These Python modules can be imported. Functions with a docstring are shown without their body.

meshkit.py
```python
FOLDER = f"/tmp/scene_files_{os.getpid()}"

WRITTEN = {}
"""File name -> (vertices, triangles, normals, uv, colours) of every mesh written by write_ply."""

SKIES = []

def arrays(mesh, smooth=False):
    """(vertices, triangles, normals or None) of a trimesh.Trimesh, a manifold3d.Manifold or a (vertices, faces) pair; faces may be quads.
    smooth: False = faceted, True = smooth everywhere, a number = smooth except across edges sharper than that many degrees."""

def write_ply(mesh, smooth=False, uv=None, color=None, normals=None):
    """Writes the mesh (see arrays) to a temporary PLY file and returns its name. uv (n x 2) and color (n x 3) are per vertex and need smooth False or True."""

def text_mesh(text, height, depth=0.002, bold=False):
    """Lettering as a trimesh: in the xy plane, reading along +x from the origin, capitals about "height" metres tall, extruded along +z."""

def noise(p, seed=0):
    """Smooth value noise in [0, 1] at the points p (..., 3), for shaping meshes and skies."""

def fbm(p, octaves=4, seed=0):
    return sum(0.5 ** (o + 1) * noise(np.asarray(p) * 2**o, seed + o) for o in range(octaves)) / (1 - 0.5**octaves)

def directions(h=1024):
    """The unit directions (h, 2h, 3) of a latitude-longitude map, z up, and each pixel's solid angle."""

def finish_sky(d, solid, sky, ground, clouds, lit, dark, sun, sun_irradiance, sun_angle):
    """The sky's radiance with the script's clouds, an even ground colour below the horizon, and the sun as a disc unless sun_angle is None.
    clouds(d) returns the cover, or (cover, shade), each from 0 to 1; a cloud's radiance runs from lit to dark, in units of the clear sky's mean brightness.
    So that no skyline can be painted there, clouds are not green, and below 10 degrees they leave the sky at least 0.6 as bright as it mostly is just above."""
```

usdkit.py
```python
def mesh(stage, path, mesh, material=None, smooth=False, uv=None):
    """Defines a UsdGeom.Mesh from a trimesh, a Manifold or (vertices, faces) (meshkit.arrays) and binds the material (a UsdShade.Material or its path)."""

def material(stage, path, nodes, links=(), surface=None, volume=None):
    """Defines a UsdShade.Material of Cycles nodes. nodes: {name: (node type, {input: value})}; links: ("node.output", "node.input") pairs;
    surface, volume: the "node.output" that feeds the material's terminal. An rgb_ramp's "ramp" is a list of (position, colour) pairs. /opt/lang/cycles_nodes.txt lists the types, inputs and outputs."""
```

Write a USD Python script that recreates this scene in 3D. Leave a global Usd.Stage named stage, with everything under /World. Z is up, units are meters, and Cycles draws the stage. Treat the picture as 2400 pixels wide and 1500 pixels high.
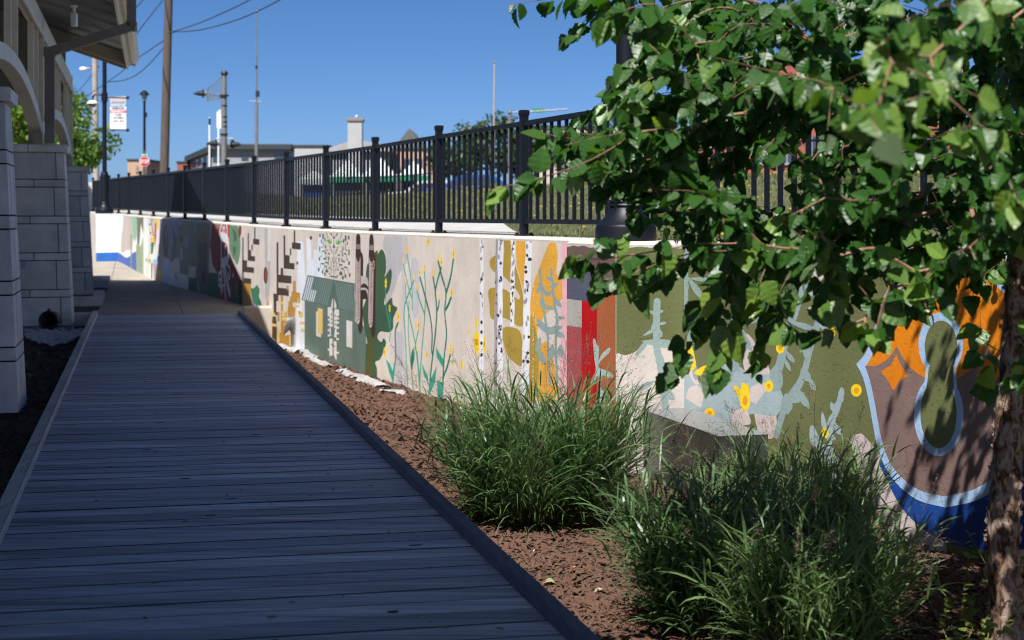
import math, random
import numpy as np, trimesh
import shapely
from shapely.geometry import Polygon, LineString, Point, box as sbox
from shapely.ops import unary_union
from shapely import affinity
import usdkit, meshkit
from pxr import Usd, UsdGeom, UsdLux, UsdShade, Sdf, Gf, Vt

random.seed(7)
R = np.random.RandomState(11)
stage = Usd.Stage.CreateInMemory()
UsdGeom.SetStageUpAxis(stage, UsdGeom.Tokens.z)
UsdGeom.SetStageMetersPerUnit(stage, 1.0)
UsdGeom.Xform.Define(stage, '/World')
UsdGeom.Scope.Define(stage, '/World/Looks')

# ---------------------------------------------------------------- camera, sky, sun, exposure
F = 3700.0            # focal length in pixels of a 2400 pixel wide picture
EYE = 1.40            # eye height above the boardwalk
HOR = 508.0           # row of the horizon
cam = UsdGeom.Camera.Define(stage, '/World/camera')
cam.CreateHorizontalApertureAttr(36.0)
cam.CreateVerticalApertureAttr(22.5)
cam.CreateFocalLengthAttr(36.0 * F / 2400.0)
cam.CreateVerticalApertureOffsetAttr(-(750.0 - HOR) / 2400.0 * 36.0)
cam.CreateClippingRangeAttr(Gf.Vec2f(0.1, 3000))
cam.CreateFStopAttr(4.0)
cam.CreateFocusDistanceAttr(8.6)
cam.CreateExposureAttr(0.8)
cam.AddTransformOp().Set(Gf.Matrix4d(1, 0, 0, 0, 0, 0, 1, 0, 0, -1, 0, 0, 0, 0, EYE, 1))

UX = np.array([-.2299, .9732]); VX = np.array([.9732, .2299])       # boardwalk: along, across (to the right)
TOSUN = np.array([*(-.40 * VX - .65 * UX), 1.0]); TOSUN /= np.linalg.norm(TOSUN)
SUN_EL = math.asin(TOSUN[2]); SUN_ROT = math.atan2(TOSUN[0], TOSUN[1])
dome = UsdLux.DomeLight.Define(stage, '/World/sky')
skym = usdkit.material(stage, '/World/Looks/sky_air', {
    's': ('sky_texture', {'sky_type': 'single_scattering', 'sun_disc': False, 'sun_elevation': SUN_EL, 'sun_rotation': SUN_ROT, 'air_density': 0.4, 'aerosol_density': 1.0, 'ozone_density': 4.5, 'altitude': 220.0}),
    'h': ('hsv', {'hue': .5, 'saturation': 1.17, 'value': 1., 'fac': 1.}), 'b': ('background_shader', {'strength': 0.074})}, [('s.color', 'h.color'), ('h.color', 'b.color')], surface='b.background')
UsdShade.MaterialBindingAPI.Apply(dome.GetPrim()).Bind(skym)
dome.GetPrim().SetCustomDataByKey('kind', 'structure')
sun = UsdLux.DistantLight.Define(stage, '/World/sun')
sun.CreateIntensityAttr(1.25); sun.CreateAngleAttr(0.5); sun.CreateNormalizeAttr(True)
sun.CreateColorAttr(Gf.Vec3f(1.0, .98, .955))
zc = TOSUN; xc = np.cross([0, 0, 1.0], zc); xc /= np.linalg.norm(xc); yc = np.cross(zc, xc)
sun.AddTransformOp().Set(Gf.Matrix4d(*xc, 0, *yc, 0, *zc, 0, 0, 0, 0, 1))

# ---------------------------------------------------------------- naming helpers
used = {}
def numbered(path):
    if path not in used:
        used[path] = 0
        return path
    used[path] += 1
    return f'{path}_{used[path]:03d}'
origin = {}
def thing(name, label, cat, at=(0, 0, 0), group=None, kind=None):
    p = numbered('/World/' + name)
    x = UsdGeom.Xform.Define(stage, p); x.AddTranslateOp().Set(Gf.Vec3d(*map(float, at)))
    origin[p] = np.array(at, float)
    tag(x.GetPrim(), label, cat, group, kind)
    return p
def tag(prim, label=None, cat=None, group=None, kind=None):
    for k, v in (('label', label), ('category', cat), ('group', group), ('kind', kind)):
        if v:
            prim.SetCustomDataByKey(k, v)
def part(parent, name, mesh, mat, label=None, smooth=False, kind=None):
    """A mesh, in world coordinates, as a part of parent."""
    p = numbered(parent + '/' + name)
    o = origin.get(parent, np.zeros(3)); origin[p] = o
    v, f, n = meshkit.arrays(mesh, smooth)
    m = usdkit.mesh(stage, p, (v - o, f), mat)
    if n is not None:
        m.CreateNormalsAttr(Vt.Vec3fArray.FromNumpy(n.astype(np.float32))); m.SetNormalsInterpolation('vertex')
    tag(m.GetPrim(), label, None, None, kind)
    return p
def single(name, mesh, mat, label, cat, group=None, kind=None, smooth=False):
    p = numbered('/World/' + name)
    m = usdkit.mesh(stage, p, mesh, mat, smooth=smooth); origin[p] = np.zeros(3)
    tag(m.GetPrim(), label, cat, group, kind)
    return p

# ---------------------------------------------------------------- shape helpers
cat_ = trimesh.util.concatenate
def bxm(x0, x1, y0, y1, z0, z1):
    m = trimesh.creation.box((x1 - x0, y1 - y0, z1 - z0)); m.apply_translation(((x0 + x1) / 2, (y0 + y1) / 2, (z0 + z1) / 2)); return m
def frame_mesh(m, ex, ey, o=(0, 0, 0)):
    """Local x, y axes (2-D, horizontal) and an origin: moves a local mesh to the world."""
    T = np.eye(4); T[:2, 0] = ex; T[:2, 1] = ey; T[:3, 3] = o
    m = m.copy(); m.apply_transform(T); return m
def chamfer_box(x0, x1, y0, y1, z0, z1, c):
    """A box whose four top edges are chamfered."""
    v = [(x0, y0, z0), (x1, y0, z0), (x1, y1, z0), (x0, y1, z0), (x0, y0, z1 - c), (x1, y0, z1 - c), (x1, y1, z1 - c), (x0, y1, z1 - c),
         (x0 + c, y0 + c, z1), (x1 - c, y0 + c, z1), (x1 - c, y1 - c, z1), (x0 + c, y1 - c, z1)]
    q = [(0, 1, 5, 4), (1, 2, 6, 5), (2, 3, 7, 6), (3, 0, 4, 7), (4, 5, 9, 8), (5, 6, 10, 9), (6, 7, 11, 10), (7, 4, 8, 11), (8, 9, 10, 11), (3, 2, 1, 0)]
    f = [t for a, b, c_, d in q for t in ((a, b, c_), (a, c_, d))]
    return trimesh.Trimesh(v, f, process=False)
def BW(v, s, z=0.0):
    p = v * VX + s * UX
    return np.array([p[0], p[1], z])
def bwmesh(m):           # local (v, s, z) -> world
    return frame_mesh(m, VX, UX)
def tube(pts, r, sides=8, cap=True):
    p = np.asarray(pts, float); n = len(p)
    r = np.broadcast_to(r, (n,)).astype(float)
    t = np.gradient(p, axis=0); t /= np.linalg.norm(t, axis=1, keepdims=True) + 1e-12
    ref = np.array([0, 0, 1.0]) if abs(t[:, 2]).mean() < .8 else np.array([1.0, 0, 0])
    a = np.cross(t, ref); a /= np.linalg.norm(a, axis=1, keepdims=True) + 1e-12
    b = np.cross(t, a)
    an = np.arange(sides) * 2 * np.pi / sides
    v = (p[:, None] + r[:, None, None] * (np.cos(an)[None, :, None] * a[:, None] + np.sin(an)[None, :, None] * b[:, None])).reshape(-1, 3)
    f = []
    for i in range(n - 1):
        for j in range(sides):
            k = (j + 1) % sides
            A, B, C, D = i * sides + j, i * sides + k, (i + 1) * sides + k, (i + 1) * sides + j
            f += [(A, C, B), (A, D, C)]
    v = list(v)
    if cap:
        for i, s in ((0, 1), (n - 1, -1)):
            c = len(v); v.append(p[i])
            for j in range(sides):
                k = (j + 1) % sides
                f.append((c, i * sides + j, i * sides + k)[::s])
    return trimesh.Trimesh(np.array(v), np.array(f), process=False)
def lathe(profile, at, sides=20):
    m = trimesh.creation.revolve(np.array(profile, float), sections=sides); m.apply_translation(at); return m
def bar(p0, p1, w, h, up=(0, 0, 1)):
    """A rectangular bar from p0 to p1, w wide (horizontally), h deep."""
    p0, p1 = np.asarray(p0, float), np.asarray(p1, float); d = p1 - p0; L = np.linalg.norm(d); d = d / L
    upv = np.array(up, float)
    if abs(d @ upv) > .98: upv = np.array([*UX, 0])
    a = np.cross(d, upv); a /= np.linalg.norm(a); b = np.cross(a, d)
    m = trimesh.creation.box((w, h, L)); T = np.eye(4); T[:3, 0] = a; T[:3, 1] = b; T[:3, 2] = np.cross(a, b); 
    if T[:3, 2] @ d < 0: T[:3, 1] *= -1; T[:3, 2] = d
    T[:3, 3] = (p0 + p1) / 2
    m.apply_transform(T)
    if np.linalg.det(T[:3, :3]) < 0: m.invert()
    return m
def px(x, y, Y):         # a pixel of the photograph at depth Y
    return np.array([(x - 1200) / F * Y, Y, EYE - (y - HOR) / F * Y])
def gpx(x, y, z):        # a pixel on the level z
    Y = (EYE - z) * F / (y - HOR)
    return np.array([(x - 1200) / F * Y, Y, z])
def lin(c):
    c = np.array(c, float) / 255
    return np.where(c < .04045, c / 12.92, ((c + .055) / 1.055) ** 2.4)

# ---------------------------------------------------------------- materials
mats = {}
def mat(name, col, rough=.7, var=.15, scale=6.0, bump=.0, bscale=60.0, spec=.35, metal=0., rnd=0., detail=4.0, dist=.01, aniso=None, edge=0., worn=0.):
    """A principled surface whose colour wanders a little with noise, with a fine bump."""
    if name in mats: return mats[name]
    col = np.array(col, float)
    nodes = {'g': ('geometry', {}), 'n': ('noise_texture', {'scale': scale, 'detail': detail, 'roughness': .6}),
             'r': ('rgb_ramp', {'ramp': [(0.25, tuple(col * (1 - var))), (0.75, tuple(np.minimum(col * (1 + var), .95)))]}),
             'p': ('principled_bsdf', {'roughness': rough, 'specular_ior_level': spec, 'metallic': metal})}
    links = [('n.fac', 'r.fac')]
    src = 'g.position'
    if aniso is not None:
        nodes['mp'] = ('mapping', {'mapping_type': 'point', 'rotation': (0, 0, aniso[0]), 'scale': aniso[1]})
        links.append(('g.position', 'mp.vector')); src = 'mp.vector'
    links.append((src, 'n.vector'))
    out = 'r.color'
    if rnd:
        nodes['oi'] = ('object_info', {}); nodes['mr'] = ('map_range', {'from_min': 0., 'from_max': 1., 'to_min': 1 - rnd, 'to_max': 1 + rnd})
        nodes['hs'] = ('hsv', {'hue': .5, 'saturation': 1., 'fac': 1.})
        links += [('oi.random', 'mr.value'), ('mr.result', 'hs.value'), ('r.color', 'hs.color')]; out = 'hs.color'
    if worn:      # broad weathered patches drawn out along the grain, and fine dark checks
        nodes['wn'] = ('noise_texture', {'scale': .16, 'detail': 6.0, 'roughness': .7}); nodes['wr'] = ('rgb_ramp', {'ramp': [(.36, (1 - worn,) * 3), (.6, (1.12, 1.12, 1.1))]}); nodes['wc'] = ('mix_color', {'blend_type': 'multiply', 'fac': 1.})
        nodes['kn'] = ('noise_texture', {'scale': 2.6, 'detail': 3.0, 'roughness': .75}); nodes['kr'] = ('rgb_ramp', {'ramp': [(.30, (.35, .35, .36)), (.40, (1., 1., 1.))]}); nodes['kc'] = ('mix_color', {'blend_type': 'multiply', 'fac': 1.})
        links += [(src, 'wn.vector'), ('wn.fac', 'wr.fac'), (out, 'wc.a'), ('wr.color', 'wc.b'), (src, 'kn.vector'), ('kn.fac', 'kr.fac'), ('wc.result', 'kc.a'), ('kr.color', 'kc.b')]; out = 'kc.result'
    if edge:      # sides and chamfers coloured dark, standing in for shade in the board gaps
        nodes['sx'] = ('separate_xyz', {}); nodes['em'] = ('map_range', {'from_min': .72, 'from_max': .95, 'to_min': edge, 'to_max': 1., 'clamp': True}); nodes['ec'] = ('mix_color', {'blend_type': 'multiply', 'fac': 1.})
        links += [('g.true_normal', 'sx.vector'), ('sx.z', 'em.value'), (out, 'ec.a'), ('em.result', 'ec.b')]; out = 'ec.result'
    links.append((out, 'p.base_color'))
    if bump:
        nodes['bn'] = ('noise_texture', {'scale': bscale, 'detail': 5.0, 'roughness': .65}); nodes['bp'] = ('bump', {'strength': bump, 'distance': dist})
        links += [(src, 'bn.vector'), ('bn.fac', 'bp.height'), ('bp.normal', 'p.normal')]
    mats[name] = usdkit.material(stage, '/World/Looks/' + name, nodes, links, surface='p.BSDF')
    return mats[name]
def paint(rgb, k=1.0):
    """Wall paint on board-formed concrete: flat colour, a little grime, pits in the surface."""
    name = 'wall_paint_%02x%02x%02x' % tuple(int(c) for c in rgb)
    if name in mats: return mats[name]
    c = lin(rgb) * k
    nodes = {'g': ('geometry', {}), 'n': ('noise_texture', {'scale': 2.2, 'detail': 7.0, 'roughness': .65}),
             'st': ('mapping', {'mapping_type': 'point', 'scale': (5., 5., .5)}), 'n2': ('noise_texture', {'scale': 2.0, 'detail': 5.0, 'roughness': .6}),
             'r': ('rgb_ramp', {'ramp': [(0.3, tuple(c * .86)), (0.65, tuple(np.minimum(c * 1.06, .9)))]}),
             'r2': ('rgb_ramp', {'ramp': [(0.35, (.86, .85, .83)), (0.6, (1., 1., 1.))]}),
             'mx': ('mix_color', {'blend_type': 'multiply', 'fac': .4}),
             'vo': ('voronoi_texture', {'scale': 26.0, 'feature': 'f1', 'randomness': 1.0}), 'vr': ('rgb_ramp', {'ramp': [(0.08, (0, 0, 0)), (0.17, (1, 1, 1))]}),
             'gate': ('noise_texture', {'scale': 3.0, 'detail': 2.0}), 'gr': ('rgb_ramp', {'ramp': [(0.50, (1, 1, 1)), (0.60, (0, 0, 0))]}),
             'mg': ('math', {'math_type': 'maximum'}), 'pc': ('mix_color', {'blend_type': 'multiply', 'fac': .6}),
             'bn': ('noise_texture', {'scale': 40.0, 'detail': 6.0, 'roughness': .7}), 'ba': ('math', {'math_type': 'multiply_add', 'value2': .8}),
             'bp': ('bump', {'strength': .5, 'distance': .008}), 'p': ('principled_bsdf', {'roughness': .62, 'specular_ior_level': .3})}
    links = [('g.position', 'n.vector'), ('n.fac', 'r.fac'), ('g.position', 'st.vector'), ('st.vector', 'n2.vector'), ('n2.fac', 'r2.fac'), ('r.color', 'mx.a'), ('r2.color', 'mx.b'),
             ('g.position', 'vo.vector'), ('vo.distance', 'vr.fac'), ('g.position', 'gate.vector'), ('gate.fac', 'gr.fac'), ('vr.color', 'mg.value1'), ('gr.color', 'mg.value2'),
             ('mx.result', 'pc.a'), ('mg.value', 'pc.b'), ('pc.result', 'p.base_color'), ('g.position', 'bn.vector'), ('mg.value', 'ba.value1'), ('bn.fac', 'ba.value3'), ('ba.value', 'bp.height'), ('bp.normal', 'p.normal')]
    mats[name] = usdkit.material(stage, '/World/Looks/' + name, nodes, links, surface='p.BSDF')
    return mats[name]
def leafmat(name, c1, c2, rough=.38, trans=.35, back=None, spec=.5):
    """Leaves: colour differs from leaf to leaf, light comes through, the underside is paler."""
    if name in mats: return mats[name]
    c1, c2 = np.array(c1, float), np.array(c2, float); back = np.array(back if back is not None else c2, float)
    nodes = {'g': ('geometry', {}), 'r': ('rgb_ramp', {'ramp': [(0., tuple(c1)), (0.6, tuple((c1 + c2) / 2)), (1., tuple(c2))]}), 'oi': ('object_info', {}), 'ad': ('math', {'math_type': 'add'}), 'fr': ('math', {'math_type': 'fraction'}),
             'mb': ('mix_color', {'blend_type': 'mix', 'b': tuple(back)}), 'bf': ('math', {'math_type': 'multiply', 'value2': .75}),
             'n': ('noise_texture', {'scale': 90.0, 'detail': 3.0}), 'bp': ('bump', {'strength': .25, 'distance': .004}),
             'p': ('principled_bsdf', {'roughness': rough, 'specular_ior_level': spec}), 't': ('translucent_bsdf', {}), 'hs': ('hsv', {'hue': .49, 'saturation': 1.15, 'value': 1.6, 'fac': 1.}), 'm': ('mix_closure', {'fac': trans})}
    links = [('g.random_per_island', 'ad.value1'), ('oi.random', 'ad.value2'), ('ad.value', 'fr.value1'), ('fr.value', 'r.fac'), ('r.color', 'mb.a'), ('g.backfacing', 'bf.value1'), ('bf.value', 'mb.fac'),
             ('mb.result', 'p.base_color'), ('g.position', 'n.vector'), ('n.fac', 'bp.height'), ('bp.normal', 'p.normal'), ('r.color', 'hs.color'), ('hs.color', 't.color'), ('p.BSDF', 'm.closure1'), ('t.BSDF', 'm.closure2')]
    mats[name] = usdkit.material(stage, '/World/Looks/' + name, nodes, links, surface='m.closure')
    return mats[name]
# ---------------------------------------------------------------- the retaining wall's own frame
DW = np.array([-.3443, .9389]); NW = np.array([-.9389, -.3443]); F0 = np.array([.1027, 13.57])
PITCH, FRONT, BACK = 2.43, .17, -.14
ZT_K = [-6, 2, 3, 4, 5, 6, 7, 8, 9, 13, 16]; ZT_Z = [1.235, 1.235, 1.243, 1.259, 1.284, 1.311, 1.335, 1.357, 1.382, 1.49, 1.56]
def ztop(s): return np.interp(np.asarray(s, float) / PITCH, ZT_K, ZT_Z)
def WL(s, off, z):
    p = F0 + s * DW + off * NW
    return np.array([p[0], p[1], z])
PIL = [(-3.62 - .035, .487, .826), (30.25, .54, .83)]      # pilasters: near corner on the wall (s), how far they stand out, length
def bedz(x, y): return np.interp(y, [3, 8, 15.6, 22], [-.13, -.23, -.385, -.41])

# ground: the low side as one sheet to the horizon, the lawn and the railway embankment behind the wall as another
def smooth(t): t = np.clip(t, 0, 1); return t * t * (3 - 2 * t)
m_ground = mat('dry_ground', (.16, .14, .10), .95, .35, .4, .3, 9.0)
gx = np.concatenate([-np.geomspace(900, 20, 14), np.linspace(-16, 6, 18), np.geomspace(8, 900, 14)]); gy = np.concatenate([-np.geomspace(400, 8, 8), np.linspace(-4, 60, 20), np.geomspace(66, 1500, 18)])
GX, GY = np.meshgrid(gx, gy, indexing='ij')
dback = -((GX - F0[0]) * NW[0] + (GY - F0[1]) * NW[1])
GZ = np.where(dback > -.05, -.9, -.55) + smooth((GY - 45) / 70) * 2.0 * (dback < 0) - .35 * (dback > -3)
def grid_faces(n, m):
    i, j = np.meshgrid(np.arange(n - 1), np.arange(m - 1), indexing='ij'); a = (i * m + j).ravel()
    return np.vstack([np.stack([a, a + m, a + m + 1], 1), np.stack([a, a + m + 1, a + 1], 1)])
single('ground', trimesh.Trimesh(np.stack([GX, GY, GZ], -1).reshape(-1, 3), grid_faces(len(gx), len(gy)), process=False), m_ground, 'dry open ground around the station reaching to the horizon', 'ground', kind='structure')

def lawn_z(s, d):
    zt = ztop(s) - .03
    up = zt + (2.18 - zt) * smooth(d / 10.5) ** .9
    return np.where(d < 12.5, up, 2.18 - .95 * smooth((d - 12.5) / 7) + 1.3 * smooth((s - 50) / 60) + .5 * smooth((d - 60) / 200))
ls = np.concatenate([np.linspace(-14, 50, 90), np.geomspace(54, 1200, 16)]); ld = np.concatenate([np.linspace(.139, 22, 60), np.geomspace(24, 900, 14)])
LS, LD = np.meshgrid(ls, ld, indexing='ij')
LZ = lawn_z(LS, LD); pts = np.stack([F0[0] + LS * DW[0] - LD * NW[0], F0[1] + LS * DW[1] - LD * NW[1], LZ], -1).reshape(-1, 3)
pts[:, 2] += .03 * (meshkit.fbm(pts * [1.3, 1.3, 0], 3) - .5) * np.clip(LD.ravel() - .2, 0, 1)
m_lawn = mat('lawn_soil', (.075, .075, .03), .95, .35, 1.6, .5, 40.0)
single('lawn', trimesh.Trimesh(pts, grid_faces(len(ls), len(ld)), process=False), m_lawn, 'lawn rising behind the fence to the railway bank', 'lawn', kind='structure')

wk_s = np.linspace(.5, 60, 70); wk_d = np.linspace(0, 1, 6)
WS, WD = np.meshgrid(wk_s, wk_d, indexing='ij'); WDD = .142 + WD * np.clip((WS - .4) * .32, .05, 1.7)
wp = np.stack([F0[0] + WS * DW[0] - WDD * NW[0], F0[1] + WS * DW[1] - WDD * NW[1], lawn_z(WS, WDD) + .036], -1).reshape(-1, 3)
single('pavement', trimesh.Trimesh(wp, grid_faces(70, 6), process=False), mat('white_concrete', (.40, .385, .36), .85, .15, 2., .2, 30.), 'pale concrete strip behind the fence narrowing towards the near end', 'pavement', kind='structure')
# ---------------------------------------------------------------- boardwalk: one plank at a time
VL, VR, SEND = -.572, 1.376, 23.3
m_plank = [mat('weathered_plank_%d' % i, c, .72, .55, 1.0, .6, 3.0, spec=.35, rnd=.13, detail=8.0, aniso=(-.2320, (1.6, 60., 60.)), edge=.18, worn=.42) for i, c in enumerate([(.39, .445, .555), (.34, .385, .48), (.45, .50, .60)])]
bwk = thing('boardwalk', 'weathered grey plank boardwalk in the shade beside the painted wall', 'boardwalk', kind='structure')
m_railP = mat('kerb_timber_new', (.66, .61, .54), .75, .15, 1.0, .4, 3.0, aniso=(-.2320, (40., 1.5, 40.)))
m_joist = mat('dark_joist', (.012, .012, .014), .95)
W_PL = .180
n0 = -10
for i in range(n0, int(SEND / W_PL)):
    s0 = SEND - (i - n0 + 1) * W_PL
    if s0 < -1.0: break
    dz = R.uniform(-.0015, .0015); g = R.uniform(.0012, .0026) if R.rand() > .22 else R.uniform(.004, .008)
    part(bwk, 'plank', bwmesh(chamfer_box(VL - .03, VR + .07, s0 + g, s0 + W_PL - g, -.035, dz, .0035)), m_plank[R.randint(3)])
for v in (VL + .1, .05, .72, VR - .1):
    part(bwk, 'joist', bwmesh(bxm(v, v + .05, -1, SEND - .05, -.2, -.036)), m_joist)
m_screw = mat('screw_head', (.5, .5, .52), .35, .05, metal=.9)
sc = []
for v in (-.18, .38, .96):
    for i in range(0, 110):
        if R.rand() < .55:
            s0 = SEND - i * W_PL - R.choice([.045, .135]); c = trimesh.creation.cylinder(.0045, .004, sections=6); c.apply_translation((v + R.uniform(-.006, .006), s0, .0015)); sc.append(c)
kn = []
for i in range(26):
    c = trimesh.creation.cylinder(1., .0012, sections=9); c.apply_scale((R.uniform(.012, .035), R.uniform(.006, .012), 1)); c.apply_translation((R.uniform(VL + .1, VR - .1), SEND - (i * .75 + R.uniform(0, .6)) // W_PL * W_PL - W_PL * R.uniform(.3, .7), .0022)); kn.append(c)
part(bwk, 'knots', bwmesh(cat_(kn)), m_joist, kind='stuff')
part(bwk, 'screw_heads', bwmesh(cat_(sc)), m_screw, kind='stuff')
# kerb rails on blocks
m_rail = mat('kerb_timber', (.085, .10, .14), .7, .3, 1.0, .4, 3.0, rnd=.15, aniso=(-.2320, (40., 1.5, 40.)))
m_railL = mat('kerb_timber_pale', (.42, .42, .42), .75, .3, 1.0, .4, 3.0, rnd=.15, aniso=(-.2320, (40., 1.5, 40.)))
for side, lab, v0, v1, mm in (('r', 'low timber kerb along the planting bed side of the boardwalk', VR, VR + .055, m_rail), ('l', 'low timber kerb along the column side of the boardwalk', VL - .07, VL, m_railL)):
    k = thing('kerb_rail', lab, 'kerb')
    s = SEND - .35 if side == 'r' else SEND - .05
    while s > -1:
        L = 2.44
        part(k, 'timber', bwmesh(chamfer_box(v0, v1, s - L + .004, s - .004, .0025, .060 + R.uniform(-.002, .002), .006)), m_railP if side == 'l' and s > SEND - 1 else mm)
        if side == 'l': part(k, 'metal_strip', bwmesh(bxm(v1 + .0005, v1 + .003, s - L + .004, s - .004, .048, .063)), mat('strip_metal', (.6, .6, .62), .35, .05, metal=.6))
        s -= L
# ---------------------------------------------------------------- concrete path beyond, with joints, planters and end blocks
m_conc = mat('path_concrete', (.30, .262, .215), .85, .25, 1.5, .25, 30.0, detail=7.0)
pathm = thing('path', 'tan concrete path between the last columns and the painted wall', 'path', kind='structure')
def pz(s): return float(np.interp(s, [36.5, 43, 60], [0, .235, .3]))
slabs = [23.306, 26.4, 29.5, 32.6, 35.7, 38.8, 41.9, 45, 52]
VJ = [-3.4, -.6, .62, 2.6]
def hex8(c):             # 4 corners (x, y, z) counter-clockwise from above + thickness
    v = [(p[0], p[1], p[2] - .2) for p in c] + [tuple(p) for p in c]
    f = [(0, 2, 1), (0, 3, 2), (4, 5, 6), (4, 6, 7), (0, 1, 5), (0, 5, 4), (1, 2, 6), (1, 6, 5), (2, 3, 7), (2, 7, 6), (3, 0, 4), (3, 4, 7)]
    return trimesh.Trimesh(v, f, process=False)
for a, b in zip(slabs[:-1], slabs[1:]):
    for v0, v1 in zip(VJ[:-1], VJ[1:]):
        if v0 < -3 and a < 33: continue
        g = .005
        part(pathm, 'slab', hex8([BW(v0 + g, a + g, pz(a)), BW(v1 - g, a + g, pz(a)), BW(v1 - g, b - g, pz(b)), BW(v0 + g, b - g, pz(b))]), m_conc)
part(pathm, 'slab_bed', bwmesh(bxm(-3.4, 2.6, 23.31, 36, -.3, -.02)), mat('joint_dark', (.05, .045, .04), .95))
m_mulch = mat('bark_mulch', (.062, .038, .028), .95, .5, 40.0, .9, 90.0, dist=.03)
m_grey = mat('grey_concrete', (.48, .465, .44), .85, .2, 3.0, .3, 50.0)
def planter(v0, v1, s0, s1, z, lab):
    t = thing('planter', lab, 'planter', BW((v0 + v1) / 2, (s0 + s1) / 2, 0))
    w = .16
    for a in ((v0, v1, s0, s0 + w), (v0, v1, s1 - w, s1), (v0, v0 + w, s0 + w, s1 - w), (v1 - w, v1, s0 + w, s1 - w)):
        part(t, 'kerb_stone', bwmesh(chamfer_box(*a, -.02, z, .012)), m_grey)
    part(t, 'soil', bwmesh(bxm(v0 + w, v1 - w, s0 + w, s1 - w, -.02, z - .07)), m_mulch)
planter(-1.75, -.575, 25.95, 28.3, .13, 'square concrete planter of bare soil nearest the boardwalk end')
planter(-1.75, -.60, 32.7, 34.9, .14, 'square concrete planter of bare soil at the sunlit end of the path')
blk = thing('concrete_block', 'low grey concrete block beside the left end of the boardwalk', 'block', BW(-1.2, 23.2, 0))
part(blk, 'block', bwmesh(chamfer_box(-1.75, -.64, 22.95, 23.29, -.3, .04, .012)), m_grey)
blk = thing('concrete_block', 'pale concrete end block between boardwalk end and painted wall', 'block', BW(1.7, 23.5, 0))
part(blk, 'upstand', bwmesh(chamfer_box(1.47, 2.12, 23.0, 23.30, -.6, .10, .015)), mat('pale_concrete', (.42, .37, .31), .85, .15, 3., .3, 50.))

# ---------------------------------------------------------------- planting beds
def bed(name, poly, zf, label, seed, step=.07):
    g = trimesh.creation.triangulate_polygon(poly, engine='earcut')
    v, f = trimesh.remesh.subdivide_to_size(np.c_[g[0], np.zeros(len(g[0]))], g[1], step * 3)
    v = v.copy(); v[:, 2] = zf(v[:, 0], v[:, 1]) + .04 * (meshkit.fbm(v * [2.2, 2.2, 0], 4, seed) - .5)
    return single(name, trimesh.Trimesh(v, f, process=False), m_mulch, label, 'mulch bed', kind='structure', smooth=True)
bedR = Polygon([BW(VR + .03, 1.5)[:2], BW(VR + .03, 23.1)[:2], BW(2.3, 23.1)[:2], WL(9.5, .165, 0)[:2], WL(-9.5, .165, 0)[:2], (3.6, 2.0)]).buffer(0)
bed('mulch_bed', bedR, bedz, 'brown bark mulch bed between boardwalk and painted wall', 5)
def bedzL(x, y): return np.interp(y, [6, 12, 20], [-.06, -.07, -.13])
bedL = Polygon([BW(-5, 4)[:2], BW(VL - .01, 4)[:2], BW(VL - .01, 23.0)[:2], BW(-5, 23.0)[:2]])
bed('mulch_bed', bedL, bedzL, 'dark shaded mulch bed between boardwalk and stone columns', 9)
DRIFTS = []
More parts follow.
